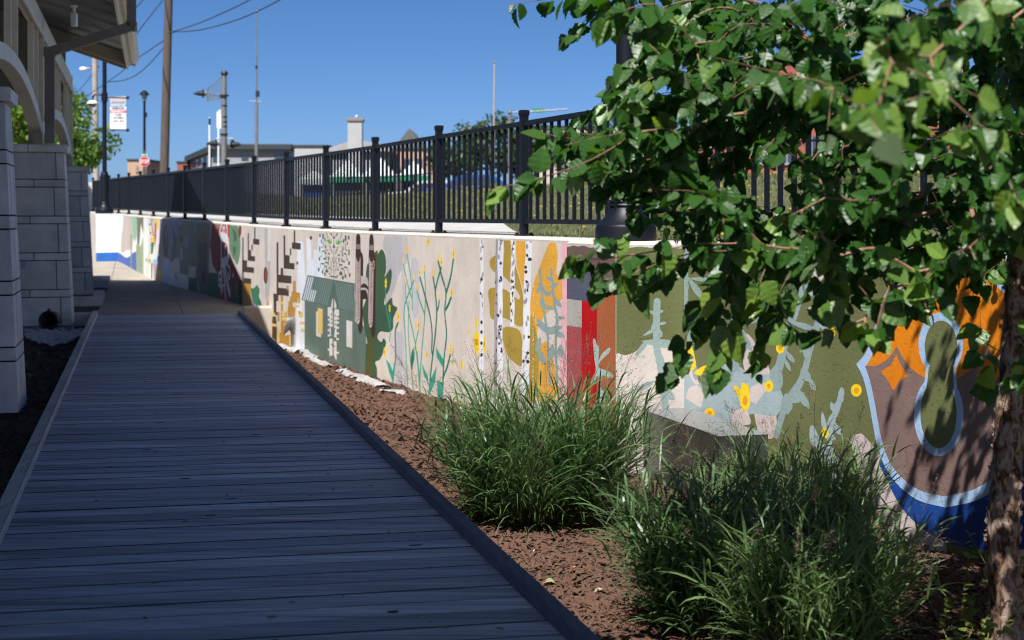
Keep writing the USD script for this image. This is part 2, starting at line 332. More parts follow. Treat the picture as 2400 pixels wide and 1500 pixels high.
# pale drifts of geotextile showing along the wall foot
def E(x, y): return 540 + x / 3.409, 520 + y / 3.409
def drift(pl, label, seed):
    P2 = Polygon([gpx(*E(x, y), -.385)[:2] for x, y in pl]).buffer(-.025).buffer(0); P2 = max(getattr(P2, 'geoms', [P2]), key=lambda g: g.area)
    g = trimesh.creation.triangulate_polygon(P2, engine='earcut'); v, f = trimesh.remesh.subdivide_to_size(np.c_[g[0], np.zeros(len(g[0]))], g[1], .06)
    v = v.copy(); edge = np.array([P2.exterior.distance(Point(*q)) for q in v[:, :2]])
    v[:, 2] = bedz(v[:, 0], v[:, 1]) + .034 * np.clip(edge / .04, 0, 1) + .016 + .085 * (meshkit.fbm(v * [4, 4, 0], 5, seed) - .5) * np.clip(edge / .05, 0, 1)
    fc = v[f].mean(1); f = f[meshkit.fbm(fc * [3.2, 3.2, 0], 4, seed + 40) + .10 * np.clip(np.array([P2.exterior.distance(Point(*q)) for q in fc[:, :2]]) / .1, 0, 1) > .47]
    fm = trimesh.Trimesh(v, f, process=False); fm.remove_unreferenced_vertices()
    DRIFTS.append(P2.buffer(-.08)); single('ground_fabric', fm, mat('white_fabric', (.37, .36, .35), .9, .35, 9., .8, 40., dist=.03), label, 'ground cloth', kind=None, smooth=True)
drift([(250, 895), (330, 905), (420, 985), (560, 1015), (700, 1025), (790, 1068), (700, 1088), (560, 1080), (480, 1045), (410, 1025), (320, 985), (262, 930)], 'crumpled white ground cloth at wall foot around the metal spout', 3)
drift([(590, 1095), (700, 1098), (800, 1135), (870, 1172), (960, 1185), (1010, 1220), (1100, 1238), (1200, 1288), (1290, 1328), (1440, 1378), (1425, 1402), (1330, 1392), (1220, 1392), (1130, 1352), (1080, 1302), (960, 1272), (860, 1212), (700, 1145)], 'long strip of white ground cloth crossing the mulch bed', 4)
# loose bark chips
def chips(poly, zf, seed, n, ylim, k=1.0):
    rr = np.random.RandomState(seed); x0, y0, x1, y1 = poly.bounds; P = []
    while len(P) < n:
        q = rr.uniform((x0, y0), (x1, y1), (4000, 2)); q = q[shapely.contains_xy(poly, q[:, 0], q[:, 1])]
        keep = rr.rand(len(q)) < np.clip((ylim / np.maximum(q[:, 1], 1)) ** 2, .04, 1); P.extend(q[keep])
    P = np.array(P[:n]); L = rr.uniform(.012, .034, n) * k * np.clip(P[:, 1] / 8, .9, 1.8); W = L * rr.uniform(.14, .42, n); H = rr.uniform(.002, .006, n)
    base = np.array([(-1, -.6, 0), (.8, -1, 0), (1, .5, 0), (-.7, 1, 0), (-.8, -.4, 1), (.7, -.7, 1), (.8, .4, 1), (-.6, .8, 1)], float)
    bf = np.array([(4, 5, 6), (4, 6, 7), (0, 1, 5), (0, 5, 4), (1, 2, 6), (1, 6, 5), (2, 3, 7), (2, 7, 6), (3, 0, 4), (3, 4, 7)])
    v = base[None] * np.stack([L, W, H], 1)[:, None] + rr.normal(0, .12, (n, 8, 3)) * np.stack([W, W, H], 1)[:, None]
    az = rr.uniform(0, 2 * np.pi, n); tl = rr.normal(0, .35, n)
    ca, sa, ct, st = np.cos(az), np.sin(az), np.cos(tl), np.sin(tl)
    x, y, z = v[..., 0], v[..., 1], v[..., 2]
    z2 = z * ct[:, None] + x * st[:, None]; x2 = x * ct[:, None] - z * st[:, None]
    X = x2 * ca[:, None] - y * sa[:, None] + P[:, :1]; Y = x2 * sa[:, None] + y * ca[:, None] + P[:, 1:]
    p3 = np.c_[P, np.zeros(n)]
    zz = zf(P[:, 0], P[:, 1]) + .04 * (meshkit.fbm(p3 * [2.2, 2.2, 0], 4, 5 if seed < 50 else 9) - .5) + rr.uniform(0, .012, n)
    return trimesh.Trimesh(np.stack([X, Y, z2 + zz[:, None]], -1).reshape(-1, 3), (bf[None] + 8 * np.arange(n)[:, None, None]).reshape(-1, 3), process=False)
m_chip = leafmat('bark_chips', (.04, .019, .013), (.31, .18, .12), rough=.9, trans=0.0, spec=.2)
bare = bedR.difference(unary_union(DRIFTS)); near_bed = bare.intersection(sbox(-2, 4, 4, 14)); far_bed = bare.intersection(sbox(-6, 14, 4, 23))
single('bark_chips', cat_([chips(near_bed, bedz, 21, 34000, 6.5, 1.25), chips(far_bed, bedz, 22, 18000, 15, .95)]), m_chip, 'loose brown bark chips strewn over the sunlit bed', 'bark chips', kind='stuff')
single('bark_chips', chips(bedL.intersection(sbox(-6, 6, 1, 22)), bedzL, 61, 6000, 10), m_chip, 'loose bark chips in the shaded bed below the columns', 'bark chips', kind='stuff')
# ---------------------------------------------------------------- retaining wall
def on_plane(x, y, q, n):
    rx, rz = (x - 1200) / F, -(y - HOR) / F
    Y = (q @ n) / (rx * n[0] + n[1])
    return np.array([rx * Y, Y]), EYE + rz * Y
QF = F0 + FRONT * NW
def wall_s(x, y=600, off=FRONT):
    p, z = on_plane(x, y, F0 + off * NW, NW)
    return (p - F0) @ DW, z
SJ1 = wall_s(1604)[0]; SJ2 = wall_s(275)[0]
PIL = [(SJ1, .487, .826), (SJ2, .55, .83)]
wall = thing('retaining_wall', 'long cast concrete retaining wall covered by a colourful mural', 'wall', WL(0, FRONT, 0))
m_wallc = mat('wall_concrete', (.50, .46, .41), .85, .16, 3.0, .35, 40., detail=7.0)
ss = np.unique(np.concatenate([np.linspace(-11, 42, 60)]))
prof = lambda s: [(FRONT, -.9), (FRONT, float(ztop(s)) - .02), (FRONT - .02, float(ztop(s))), (BACK, float(ztop(s))), (BACK, -.9)]
v = np.array([[WL(s, o, z) for o, z in prof(s)] for s in ss]); m, k = v.shape[:2]
f = []
for i in range(m - 1):
    for j in range(k - 1):
        a, b, c, d = i * k + j, i * k + j + 1, (i + 1) * k + j + 1, (i + 1) * k + j
        f += [(a, c, b), (a, d, c)]
f += [(0, 1, 2), (0, 2, 3), (0, 3, 4)]; e = (m - 1) * k; f += [(e, e + 2, e + 1), (e, e + 3, e + 2), (e, e + 4, e + 3)]
part(wall, 'wall_body', trimesh.Trimesh(v.reshape(-1, 3), f, process=False), m_wallc)
for s0, dp, L in PIL:
    z = float(ztop(s0)) + .004
    m = chamfer_box(FRONT - .1, FRONT + dp, s0, s0 + L, -.9, z, .02); o = np.array([F0[0], F0[1], 0])
    part(wall, 'pilaster', frame_mesh(m, NW, DW, o), m_wallc)

# ---------------------------------------------------------------- the mural: flat paint, partitioned so that no two colours overlap
class Face:
    def __init__(self, q, n, h, zt):    # a point, the outward normal, the horizontal axis, the top edge z(h)
        self.q, self.n, self.h, self.zt, self.shapes = q, n, h, zt, []
    def at(self, x, y):
        p, z = on_plane(x, y, self.q, self.n)
        return ((p - self.q) @ self.h, z)
    def world(self, uv, lift):
        p = self.q + uv[:, :1] * self.h + lift * self.n
        return np.c_[p, uv[:, 1]]
FRONTF = Face(QF, NW, -DW, lambda u: ztop(-u))
s0, dp, L = PIL[0]
P1 = Face(F0 + (FRONT + dp) * NW, NW, -DW, lambda u, z=float(ztop(s0)): z + 0 * u)
P2 = Face(F0 + s0 * DW + (FRONT + dp) * NW, -DW, -NW, lambda u, z=float(ztop(s0)): z + 0 * u)
s0b, dpb, Lb = PIL[1]
P3 = Face(F0 + s0b * DW + (FRONT + dpb) * NW, -DW, -NW, lambda u, z=float(ztop(s0b)): z + 0 * u)
FACES = [FRONTF, P1, P2, P3]
cur = [FRONTF, lambda x, y: (x, y)]
def use(face, x0, y0, k): cur[0] = face; cur[1] = lambda x, y: (x0 + x / k, y0 + y / k)
def uv(pl): return [cur[0].at(*cur[1](x, y)) for x, y in pl]
def put(name, col, g):
    if not g.is_valid: g = g.buffer(0)
    cur[0].shapes.append((name, tuple(col), g)); return g
def pg(name, col, pl, rnd=0.):
    g = Polygon(uv(pl)).buffer(0)
    if rnd: g = g.buffer(rnd, join_style=1).buffer(-2 * rnd, join_style=1).buffer(rnd, join_style=1)
    return put(name, col, g)
def smoothline(pl, closed=False, n=8):
    p = np.array(pl, float)
    if closed: p = np.vstack([p[-1], p, p[0], p[1]])
    else: p = np.vstack([2 * p[0] - p[1], p, 2 * p[-1] - p[-2]])
    out = []
    for i in range(1, len(p) - 2):
        for t in np.linspace(0, 1, n, endpoint=False):
            a, b, c, d = p[i - 1:i + 3]
            out.append(.5 * (2 * b + (c - a) * t + (2 * a - 5 * b + 4 * c - d) * t * t + (3 * b - a - 3 * c + d) * t ** 3))
    if not closed: out.append(p[-2])
    return np.array(out)
def blob(name, col, pl, n=6): return put(name, col, Polygon(uv(smoothline(pl, True, n))).buffer(0))
def ln(name, col, pl, w, curve=True):       # a painted line, w in metres
    return put(name, col, LineString(uv(smoothline(pl) if curve and len(pl) > 2 else pl)).buffer(w / 2, cap_style=1, quad_segs=3))
def rc(name, col, x0, y0, x1, y1, sk=.1): return pg(name, col, [(x0, y0), (x1, y0 + (x1 - x0) * sk), (x1, y1 + (x1 - x0) * sk), (x0, y1)])
def el(name, col, x, y, rx, ry, rot=0, n=20):
    a = np.linspace(0, 2 * np.pi, n, endpoint=False); c, s = math.cos(rot), math.sin(rot)
    return pg(name, col, [(x + rx * math.cos(t) * c - ry * math.sin(t) * s, y + rx * math.cos(t) * s + ry * math.sin(t) * c) for t in a])
def flower(x, y, r, heart=True, petals=7):   # r in metres, round on the wall
    u, z = cur[0].at(*cur[1](x, y)); ph = R.uniform(0, 6)
    a = np.linspace(0, 2 * np.pi, 56, endpoint=False); rad = r * (.72 + .28 * np.abs(np.cos(a * petals / 2 + ph)))
    put('painted_flower', YEL, Polygon(np.c_[u + rad * .8 * np.cos(a), z + rad * np.sin(a)]))
    if heart: put('painted_flower_heart', (205, 135, 20), Point(u, z).buffer(r * .3, quad_segs=4))
CREAM, YEL, TEAL, TEALD = (210, 198, 187), (243, 202, 30), (48, 155, 130), (20, 110, 85)
WHITE, SAGE, DGRN, BRN = (222, 224, 232), (96, 113, 103), (62, 92, 66), (66, 48, 38)
GOLD, GOLDL, OLV, ORG = (184, 135, 58), (220, 187, 108), (170, 142, 58), (222, 163, 62)
# whole-face grounds
use(FRONTF, 0, 0, 1)
BIG = 3.0
put('painted_ground', CREAM, Polygon([(-SJ2, -BIG), (-(SJ1 + .83), -BIG), (-(SJ1 + .83), BIG), (-SJ2, BIG)]))
put('painted_ground', (104, 108, 68), Polygon([(-SJ1, -BIG), (12, -BIG), (12, BIG), (-SJ1, BIG)]))
# --- sunlit far end
use(FRONTF, 210, 480, 7.5)
pg('painted_field', (228, 226, 222), [(480, 100), (1260, 180), (1190, 1330), (480, 1100)])
pg('painted_band', (200, 225, 240), [(510, 130), (552, 135), (545, 620), (510, 615)])
blob('painted_field', (190, 178, 168), [(615, 150), (690, 150), (760, 180), (765, 600), (740, 770), (650, 800), (560, 830), (560, 600), (590, 350)])
pg('painted_field', (140, 182, 152), [(750, 150), (832, 160), (832, 560), (795, 660), (760, 560)], .02)
pg('painted_field', (112, 112, 92), [(832, 160), (950, 170), (948, 500), (905, 330), (878, 700), (840, 720)], .01)
pg('painted_leaf', (152, 165, 130), [(870, 860), (905, 700), (948, 560), (950, 1230), (860, 1200)], .02)
blob('painted_wave', (74, 104, 172), [(470, 840), (520, 845), (590, 895), (650, 926), (710, 905), (760, 850), (820, 822), (885, 815), (880, 1250), (700, 1150), (470, 1080)])
pg('painted_band', (140, 145, 110), [(725, 520), (748, 520), (745, 1150), (725, 1150)])
pg('painted_band', (150, 160, 125), [(820, 700), (895, 720), (890, 1250), (825, 1200)])
pg('painted_letter', (150, 168, 128), [(985, 935), (1082, 955), (1078, 1025), (985, 1005)])
ln('painted_line', (190, 205, 235), [(1025, 200), (1060, 520), (1040, 800), (1010, 1020)], .10)
ln('painted_line', (240, 200, 40), [(1045, 200), (1062, 420), (1092, 580), (1075, 720), (1050, 900), (1010, 1210)], .12)
for y0 in (330, 480, 600, 690, 800): rc('painted_line', (40, 60, 60), 1050 + .08 * (y0 - 330), y0, 1078 + .08 * (y0 - 330), y0 + 26)
pg('painted_band', (165, 150, 140), [(1060, 200), (1092, 200), (1142, 560), (1112, 560)])
pg('painted_band', (150, 180, 140), [(1092, 200), (1132, 200), (1140, 430)])
pg('painted_block', (225, 175, 130), [(1140, 200), (1190, 200), (1188, 330), (1142, 330)])
pg('painted_block', (238, 205, 60), [(1185, 200), (1228, 200), (1216, 430), (1184, 440)])
pg('painted_block', (205, 92, 74), [(1145, 325), (1182, 325), (1178, 560), (1155, 740), (1140, 600)])
rc('painted_block', (240, 200, 40), 1080, 570, 1140, 650)
pg('painted_block', (40, 125, 80), [(1088, 655), (1142, 662), (1112, 865), (1078, 865)])
pg('painted_line', (50, 75, 55), [(1085, 1020), (1106, 1022), (1106, 1300), (1085, 1290)])
pg('painted_block', (150, 190, 220), [(1112, 965), (1190, 955), (1170, 1040), (1112, 1040)])
pg('painted_block', (190, 160, 155), [(1112, 1040), (1180, 1040), (1175, 1330), (1130, 1320)])
# --- the part in the building's shade
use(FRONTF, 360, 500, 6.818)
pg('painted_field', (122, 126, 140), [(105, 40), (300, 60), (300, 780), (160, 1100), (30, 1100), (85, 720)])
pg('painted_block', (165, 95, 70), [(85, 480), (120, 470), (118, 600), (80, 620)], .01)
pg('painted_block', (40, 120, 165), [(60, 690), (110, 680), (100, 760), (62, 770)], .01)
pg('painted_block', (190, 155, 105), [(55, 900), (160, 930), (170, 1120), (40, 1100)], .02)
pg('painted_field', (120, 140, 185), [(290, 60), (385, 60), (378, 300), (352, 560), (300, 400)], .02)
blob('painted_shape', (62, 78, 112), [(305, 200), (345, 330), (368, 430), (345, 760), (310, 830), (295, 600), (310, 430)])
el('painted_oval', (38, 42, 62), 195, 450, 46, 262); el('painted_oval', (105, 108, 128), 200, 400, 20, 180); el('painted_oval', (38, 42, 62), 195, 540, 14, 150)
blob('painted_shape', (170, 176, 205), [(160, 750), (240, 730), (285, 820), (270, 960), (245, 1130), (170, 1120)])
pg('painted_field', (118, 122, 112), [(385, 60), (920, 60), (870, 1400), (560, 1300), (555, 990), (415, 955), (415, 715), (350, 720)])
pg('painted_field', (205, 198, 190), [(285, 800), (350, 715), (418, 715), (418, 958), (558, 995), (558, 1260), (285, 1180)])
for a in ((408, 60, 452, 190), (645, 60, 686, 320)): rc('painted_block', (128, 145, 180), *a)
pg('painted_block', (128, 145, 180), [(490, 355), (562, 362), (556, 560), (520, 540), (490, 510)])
rc('painted_block', (170, 172, 180), 430, 568, 466, 740)
pg('painted_field', (190, 182, 172), [(562, 838), (682, 850), (662, 1035), (562, 1020)])
blob('painted_leaf', (40, 52, 48), [(432, 215), (452, 225), (450, 350), (472, 410), (436, 465), (424, 390), (436, 330)])
pg('painted_leaf', (70, 110, 80), [(600, 745), (640, 800), (660, 850), (620, 840)]); pg('painted_leaf', (70, 110, 80), [(345, 930), (370, 1010), (385, 1080), (350, 1010)])
pg('painted_field', (52, 78, 62), [(562, 1020), (692, 1045), (692, 1330), (562, 1260)])
blob('painted_cap', (120, 92, 72), [(738, 380), (770, 330), (805, 322), (845, 360), (862, 450), (830, 470), (770, 465), (705, 450)])
pg('painted_stem', (92, 84, 78), [(705, 470), (862, 470), (855, 700), (870, 1300), (760, 1300), (690, 1000), (715, 760)], .02)
for x in (750, 790, 830): ln('painted_stem', (70, 62, 58), [(x, 480), (x + 8, 760), (790, 1000)], .05)
blob('painted_shape', (60, 48, 42), [(770, 960), (830, 970), (825, 1090), (775, 1080)])
pg('painted_field', (48, 92, 62), [(862, 940), (1050, 960), (1055, 1450), (868, 1380)])
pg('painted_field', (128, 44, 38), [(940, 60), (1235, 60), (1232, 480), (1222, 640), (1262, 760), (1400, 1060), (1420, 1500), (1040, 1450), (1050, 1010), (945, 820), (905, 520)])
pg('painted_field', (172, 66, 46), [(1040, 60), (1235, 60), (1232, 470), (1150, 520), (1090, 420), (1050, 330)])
pg('painted_block', (160, 68, 50), [(940, 60), (1005, 60), (1010, 180), (1050, 260), (1000, 260)]); pg('painted_leaf', (100, 140, 110), [(1005, 150), (1060, 150), (1045, 240), (1010, 220)], .01)
blob('painted_leaf', (104, 138, 106), [(1225, 150), (1320, 150), (1375, 330), (1392, 560), (1350, 810), (1300, 760), (1230, 600)])
blob('painted_leaf', (72, 104, 82), [(1260, 240), (1325, 320), (1330, 430), (1290, 445), (1280, 340)]); blob('painted_leaf', (72, 104, 82), [(1270, 520), (1320, 570), (1300, 680), (1275, 620)])
blob('painted_oval', (120, 62, 34), [(1368, 200), (1402, 195), (1406, 300), (1382, 390), (1360, 330)])
pg('painted_block', (52, 84, 66), [(1230, 1080), (1365, 1100), (1365, 1500), (1260, 1480)]); pg('painted_block', (150, 60, 48), [(1300, 1100), (1345, 1130), (1335, 1290), (1295, 1260)])
pg('painted_block', (28, 26, 26), [(1365, 1085), (1422, 1050), (1424, 1560), (1365, 1540)])
pg('painted_block', GOLD, [(1424, 1090), (1560, 1080), (1560, 1560), (1424, 1560)])
LT = (214, 212, 216)
ln('painted_letter', LT, [(1080, 372), (1130, 380), (1180, 420), (1200, 520), (1200, 640), (1180, 740), (1130, 785), (1095, 790)], .16)
ln('painted_letter', LT, [(1085, 372), (1086, 800), (1090, 1250)], .10); ln('painted_letter', LT, [(1140, 820), (1170, 1050), (1220, 1290)], .11); ln('painted_letter', LT, [(1112, 820), (1140, 1100), (1160, 1460)], .09)
ln('painted_letter', LT, [(1058, 330), (1070, 240), (1092, 165)], .07); ln('painted_letter', LT, [(1160, 165), (1180, 250), (1178, 350)], .06)
ln('painted_letter', LT, [(1105, 320), (1112, 235), (1140, 235), (1140, 330), (1118, 330), (1118, 285)], .05)
ln('painted_letter', LT, [(1165, 420), (1165, 500), (1145, 560), (1130, 720)], .04)
ln('painted_letter', LT, [(1080, 935), (1045, 980), (1045, 1120), (1070, 1170), (1078, 1080), (1058, 1050)], .06); ln('painted_letter', LT, [(1190, 830), (1222, 880), (1222, 1000), (1205, 1040), (1195, 950)], .05); ln('painted_letter', LT, [(1130, 1150), (1105, 1170), (1110, 1230)], .05)
pg('painted_block', (190, 180, 172), [(1262, 960), (1285, 950), (1280, 1025), (1265, 1030)])
# --- dark stepped motifs
use(FRONTF, 200, 480, 4.166)
pg('painted_drip', (176, 174, 176), [(1752, 205), (1812, 215), (1806, 720), (1795, 1000), (1760, 900)], .02)
pg('painted_field', (205, 200, 196), [(1640, 200), (1700, 210), (1690, 420), (1645, 400)], .02); pg('painted_field', (216, 208, 198), [(1785, 230), (1815, 230), (1812, 550), (1780, 545)])
pg('painted_field', WHITE, [(2072, 355), (2128, 362), (2150, 700), (2150, 1460), (2062, 1430), (2070, 900)])
pg('painted_field', WHITE, [(2165, 330), (2205, 333), (2213, 530), (2228, 535), (2236, 440), (2268, 440), (2280, 285), (2335, 292), (2335, 720), (2165, 692)])
blob('painted_oval', BRN, [(1750, 620), (1764, 608), (1780, 640), (1784, 690), (1778, 750), (1762, 772), (1748, 740), (1744, 680)]); el('painted_oval', (150, 70, 40), 1768, 690, 10, 66)
D2 = (72, 56, 44)
for a in ((1535, 318, 1548, 540), (1588, 275, 1600, 445), (1651, 220, 1664, 335), (1641, 330, 1702, 386), (1624, 388, 1637, 442), (1588, 438, 1622, 500), (1588, 496, 1660, 546), (1533, 538, 1582, 602), (1533, 600, 1650, 655), (1533, 655, 1548, 720), (1540, 712, 1622, 765),
          (1870, 365, 1888, 890), (1938, 298, 1955, 500), (2038, 250, 2053, 375), (2020, 366, 2106, 430), (2000, 426, 2014, 492), (1940, 488, 1998, 562), (1940, 560, 2045, 622), (1910, 616, 1935, 684), (1876, 680, 2015, 757), (1880, 808, 1990, 882), (1840, 866, 1888, 1075), (1828, 1125, 1870, 1172), (1828, 1185, 1872, 1330), (2195, 304, 2216, 340), (2064, 554, 2080, 584)):
    rc('painted_step', D2, *a)
blob('painted_leaf', (62, 118, 88), [(1618, 820), (1640, 818), (1662, 800), (1680, 785), (1704, 830), (1698, 900), (1722, 960), (1720, 1095), (1690, 1010), (1640, 940)])
use(FRONTF, 600, 640, 7.5)
for pl in ([(195, 495), (230, 500), (230, 745), (290, 745), (292, 1240), (105, 1200), (105, 560), (142, 560), (150, 780), (190, 880)], [(655, 135), (704, 143), (706, 328), (780, 352), (780, 532), (652, 510), (650, 590), (702, 610), (690, 740), (590, 830), (520, 930), (510, 1100), (612, 1080), (612, 1300), (415, 1240), (415, 1055), (445, 850), (440, 385), (485, 390), (482, 650), (560, 690), (578, 500), (600, 490), (606, 410), (630, 405), (630, 325), (656, 328)]):
    pg('painted_step', GOLD, pl)
for a in ((542, 218, 583, 296), (383, 685, 418, 850)): rc('painted_step', GOLD, *a)
for a in ((489, 395, 540, 660), (545, 690, 560, 760), (460, 720, 520, 745), (395, 860, 440, 1040), (365, 490, 440, 680)): rc('painted_step', (216, 204, 190), *a)
for a in ((203, 405, 248, 455), (408, 495, 480, 540), (455, 660, 530, 705), (460, 765, 590, 830), (505, 875, 560, 925), (285, 885, 372, 935), (275, 690, 340, 735), (240, 622, 320, 655), (690, 555, 770, 600), (750, 680, 838, 780), (770, 850, 900, 900), (795, 975, 890, 1035), (880, 580, 905, 1070), (893, 1070, 935, 1280), (915, 1240, 950, 1440), (375, 970, 420, 1230), (735, 440, 757, 535), (590, 1100, 612, 1330), (825, 510, 838, 690)):
    rc('painted_step', GOLDL, *a)
for a in ((295, 760, 360, 830), (300, 940, 372, 1200), (310, 360, 395, 480)): rc('painted_step', D2, *a)
rc('painted_step', GOLD, 750, 665, 782, 720)
# --- the striped-roof house
use(FRONTF, 700, 640, 6.818)
pg('painted_house', SAGE, [(100, 440), (905, 625), (905, 770), (950, 800), (1080, 860), (1091, 1600), (900, 1600), (100, 1350)])
pg('painted_house', (84, 106, 96), [(150, 32), (905, 165), (905, 632), (50, 432)])
for i in range(13):
    x = 165 + 31 * i; yt = 35 + (x - 150) * .176 + 18; xb = x - 92; yb = 432 + (xb - 60) * .234 - 12
    t0 = 0.
    if i in (3, 4, 5): t0 = .52
    if i < 6: pg('painted_roof_stripe', (222, 224, 232), [(x + (xb - x) * t0, yt + (yb - yt) * t0), (x + 15 + (xb - x) * t0, yt + 2 + (yb - yt) * t0), (xb + 15, yb + 2), (xb, yb)])
    if i >= 3: pg('painted_roof_stripe', (122, 138, 132), [(x, yt), (x + 12, yt + 2), (xb + 12 + 92 * (1 - (t0 or 1)), yb * (t0 or 1) + yt * (1 - (t0 or 1))), (xb + 92 * (1 - (t0 or 1)), yb * (t0 or 1) + yt * (1 - (t0 or 1)))])
for i in range(10):
    x = 588 + 32 * i; yt = 35 + (x - 150) * .176 + 22; xb = x + 75; yb = 432 + (xb - 60) * .234 - 10
    if xb > 905: yb = yt + (yb - yt) * (905 - x) / 75; xb = 905
    pg('painted_roof_stripe', (122, 138, 132), [(x, yt), (x + 13, yt + 2), (min(xb + 13, 905), yb + 2), (xb, yb)])
pg('painted_window', (212, 200, 192), [(282, 610), (365, 628), (362, 1030), (282, 1000)]); pg('painted_window', GOLDL, [(310, 555), (390, 575), (388, 975), (312, 955)]); pg('painted_window', (214, 203, 196), [(768, 750), (862, 775), (862, 1200), (768, 1170)])
TW = (216, 206, 198)
pg('painted_totem', TW, [(520, 545), (538, 430), (552, 400), (552, 560), (522, 560)]); pg('painted_totem', TW, [(572, 405), (585, 440), (606, 500), (606, 565), (574, 560)])
for pl in ([(470, 545), (530, 550), (548, 620), (548, 860), (500, 850), (500, 690), (470, 680)], [(590, 570), (650, 590), (650, 680), (612, 690), (612, 880), (570, 870), (570, 620)], [(500, 870), (520, 860), (520, 990), (548, 1000), (500, 1000)], [(590, 880), (612, 880), (612, 1030), (570, 1020)], [(498, 1045), (548, 1050), (548, 1120), (520, 1140), (548, 1180), (548, 1310), (498, 1330)], [(566, 1085), (612, 1095), (612, 1400), (598, 1380), (566, 1310), (566, 1190), (590, 1170), (566, 1150)]): pg('painted_totem', TW, pl)
for y in (660, 728, 810, 895, 980, 1205): rc('painted_totem', TW, 470, y, 505, y + 32)
for y in (705, 770, 855, 945, 1035, 1255): rc('painted_totem', TW, 606, y, 648, y + 32)
for y in (640, 720, 780): rc('painted_totem', SAGE, 522, y, 540, y + 34); rc('painted_totem', SAGE, 582, y + 22, 598, y + 56)
# --- the crown of little dark marks
use(FRONTF, 700, 530, 11.5385)
CG = (62, 92, 78)
C = ((565, 205, 608, 298), (645, 210, 690, 350), (700, 315, 732, 410), (612, 355, 640, 460), (860, 180, 895, 225), (900, 240, 920, 275), (1035, 190, 1068, 235), (1010, 240, 1030, 280), (928, 285, 997, 330), (1255, 255, 1305, 400), (1340, 258, 1385, 360), (1205, 350, 1245, 450), (1308, 415, 1335, 515), (928, 540, 997, 585), (945, 490, 975, 540), (563, 548, 592, 690), (625, 555, 660, 595), (645, 655, 705, 695), (725, 560, 755, 600), (760, 620, 785, 660), (715, 700, 755, 755), (805, 725, 855, 765), (885, 640, 910, 680), (1010, 655, 1040, 690), (1070, 760, 1120, 805), (1145, 665, 1170, 705), (1185, 620, 1215, 655), (1285, 625, 1320, 665), (1352, 630, 1388, 785), (1230, 725, 1300, 765), (1180, 720, 1202, 800), (1180, 778, 1220, 815), (600, 795, 632, 835), (553, 835, 590, 930), (665, 858, 760, 898), (740, 815, 765, 860), (805, 820, 840, 910), (1080, 860, 1115, 950), (1160, 875, 1192, 932), (1170, 930, 1262, 970), (1310, 885, 1345, 935), (1350, 950, 1398, 1050), (730, 965, 820, 1003), (865, 935, 885, 965), (610, 995, 700, 1035), (700, 1060, 770, 1098), (1110, 1025, 1190, 1065), (1235, 1090, 1330, 1130), (1150, 1130, 1225, 1172), (820, 1120, 855, 1165), (885, 1140, 915, 1180), (1000, 1150, 1025, 1190), (1060, 1160, 1095, 1205), (530, 1125, 572, 1220), (635, 1190, 674, 1285), (695, 1260, 740, 1340), (733, 1190, 812, 1250), (745, 1160, 790, 1192), (1103, 1258, 1192, 1320), (1122, 1222, 1180, 1260), (1180, 1340, 1228, 1440), (1250, 1300, 1297, 1395), (1368, 1270, 1412, 1370), (830, 1270, 860, 1310), (855, 1335, 950, 1372), (960, 1350, 1055, 1390), (1050, 1320, 1080, 1355), (943, 1080, 972, 1120), (943, 1200, 972, 1230), (943, 850, 972, 890))
for a in C: rc('painted_mark', CG, *a)
for a in ((954, 165, 966, 1440), (630, 690, 640, 800), (672, 420, 688, 560), (1268, 450, 1282, 625), (1300, 770, 1314, 890), (806, 905, 822, 1065), (1102, 945, 1116, 1105), (676, 1095, 690, 1195), (1330, 1140, 1344, 1250), (590, 1035, 602, 1125), (760, 1098, 774, 1165), (888, 1180, 900, 1280), (1010, 1190, 1022, 1300), (1235, 1170, 1250, 1300)): rc('painted_mark', CG, *a)
for a in (((760, 180), (798, 310)), ((1172, 205), (1132, 340)), ((850, 520), (900, 680), (920, 730)), ((1080, 550), (1030, 670), (1010, 740)), ((905, 850), (945, 990)), ((1025, 860), (985, 990)), ((880, 960), (910, 1080)), ((1045, 970), (1015, 1100)), ((720, 530), (740, 560)), ((1190, 560), (1200, 620)), ((1225, 565), (1222, 610)), ((745, 520), (748, 560)), ((870, 1090), (850, 1125)), ((1050, 1110), (1065, 1160)), ((895, 210), (905, 245)), ((1045, 230), (1020, 260)), ((740, 660), (730, 705)), ((1195, 690), (1185, 725))): ln('painted_mark', CG, list(a), .022, False)
GG = (78, 160, 66)
pg('painted_mark', GG, [(760, 372), (838, 368), (838, 330), (856, 330), (856, 405), (878, 430), (885, 350), (900, 350), (900, 470), (810, 470), (810, 412), (760, 405)]); pg('painted_mark', GG, [(1172, 402), (1090, 396), (1090, 350), (1070, 350), (1070, 440), (1042, 440), (1042, 365), (1025, 365), (1025, 490), (1116, 495), (1116, 442), (1172, 440)])
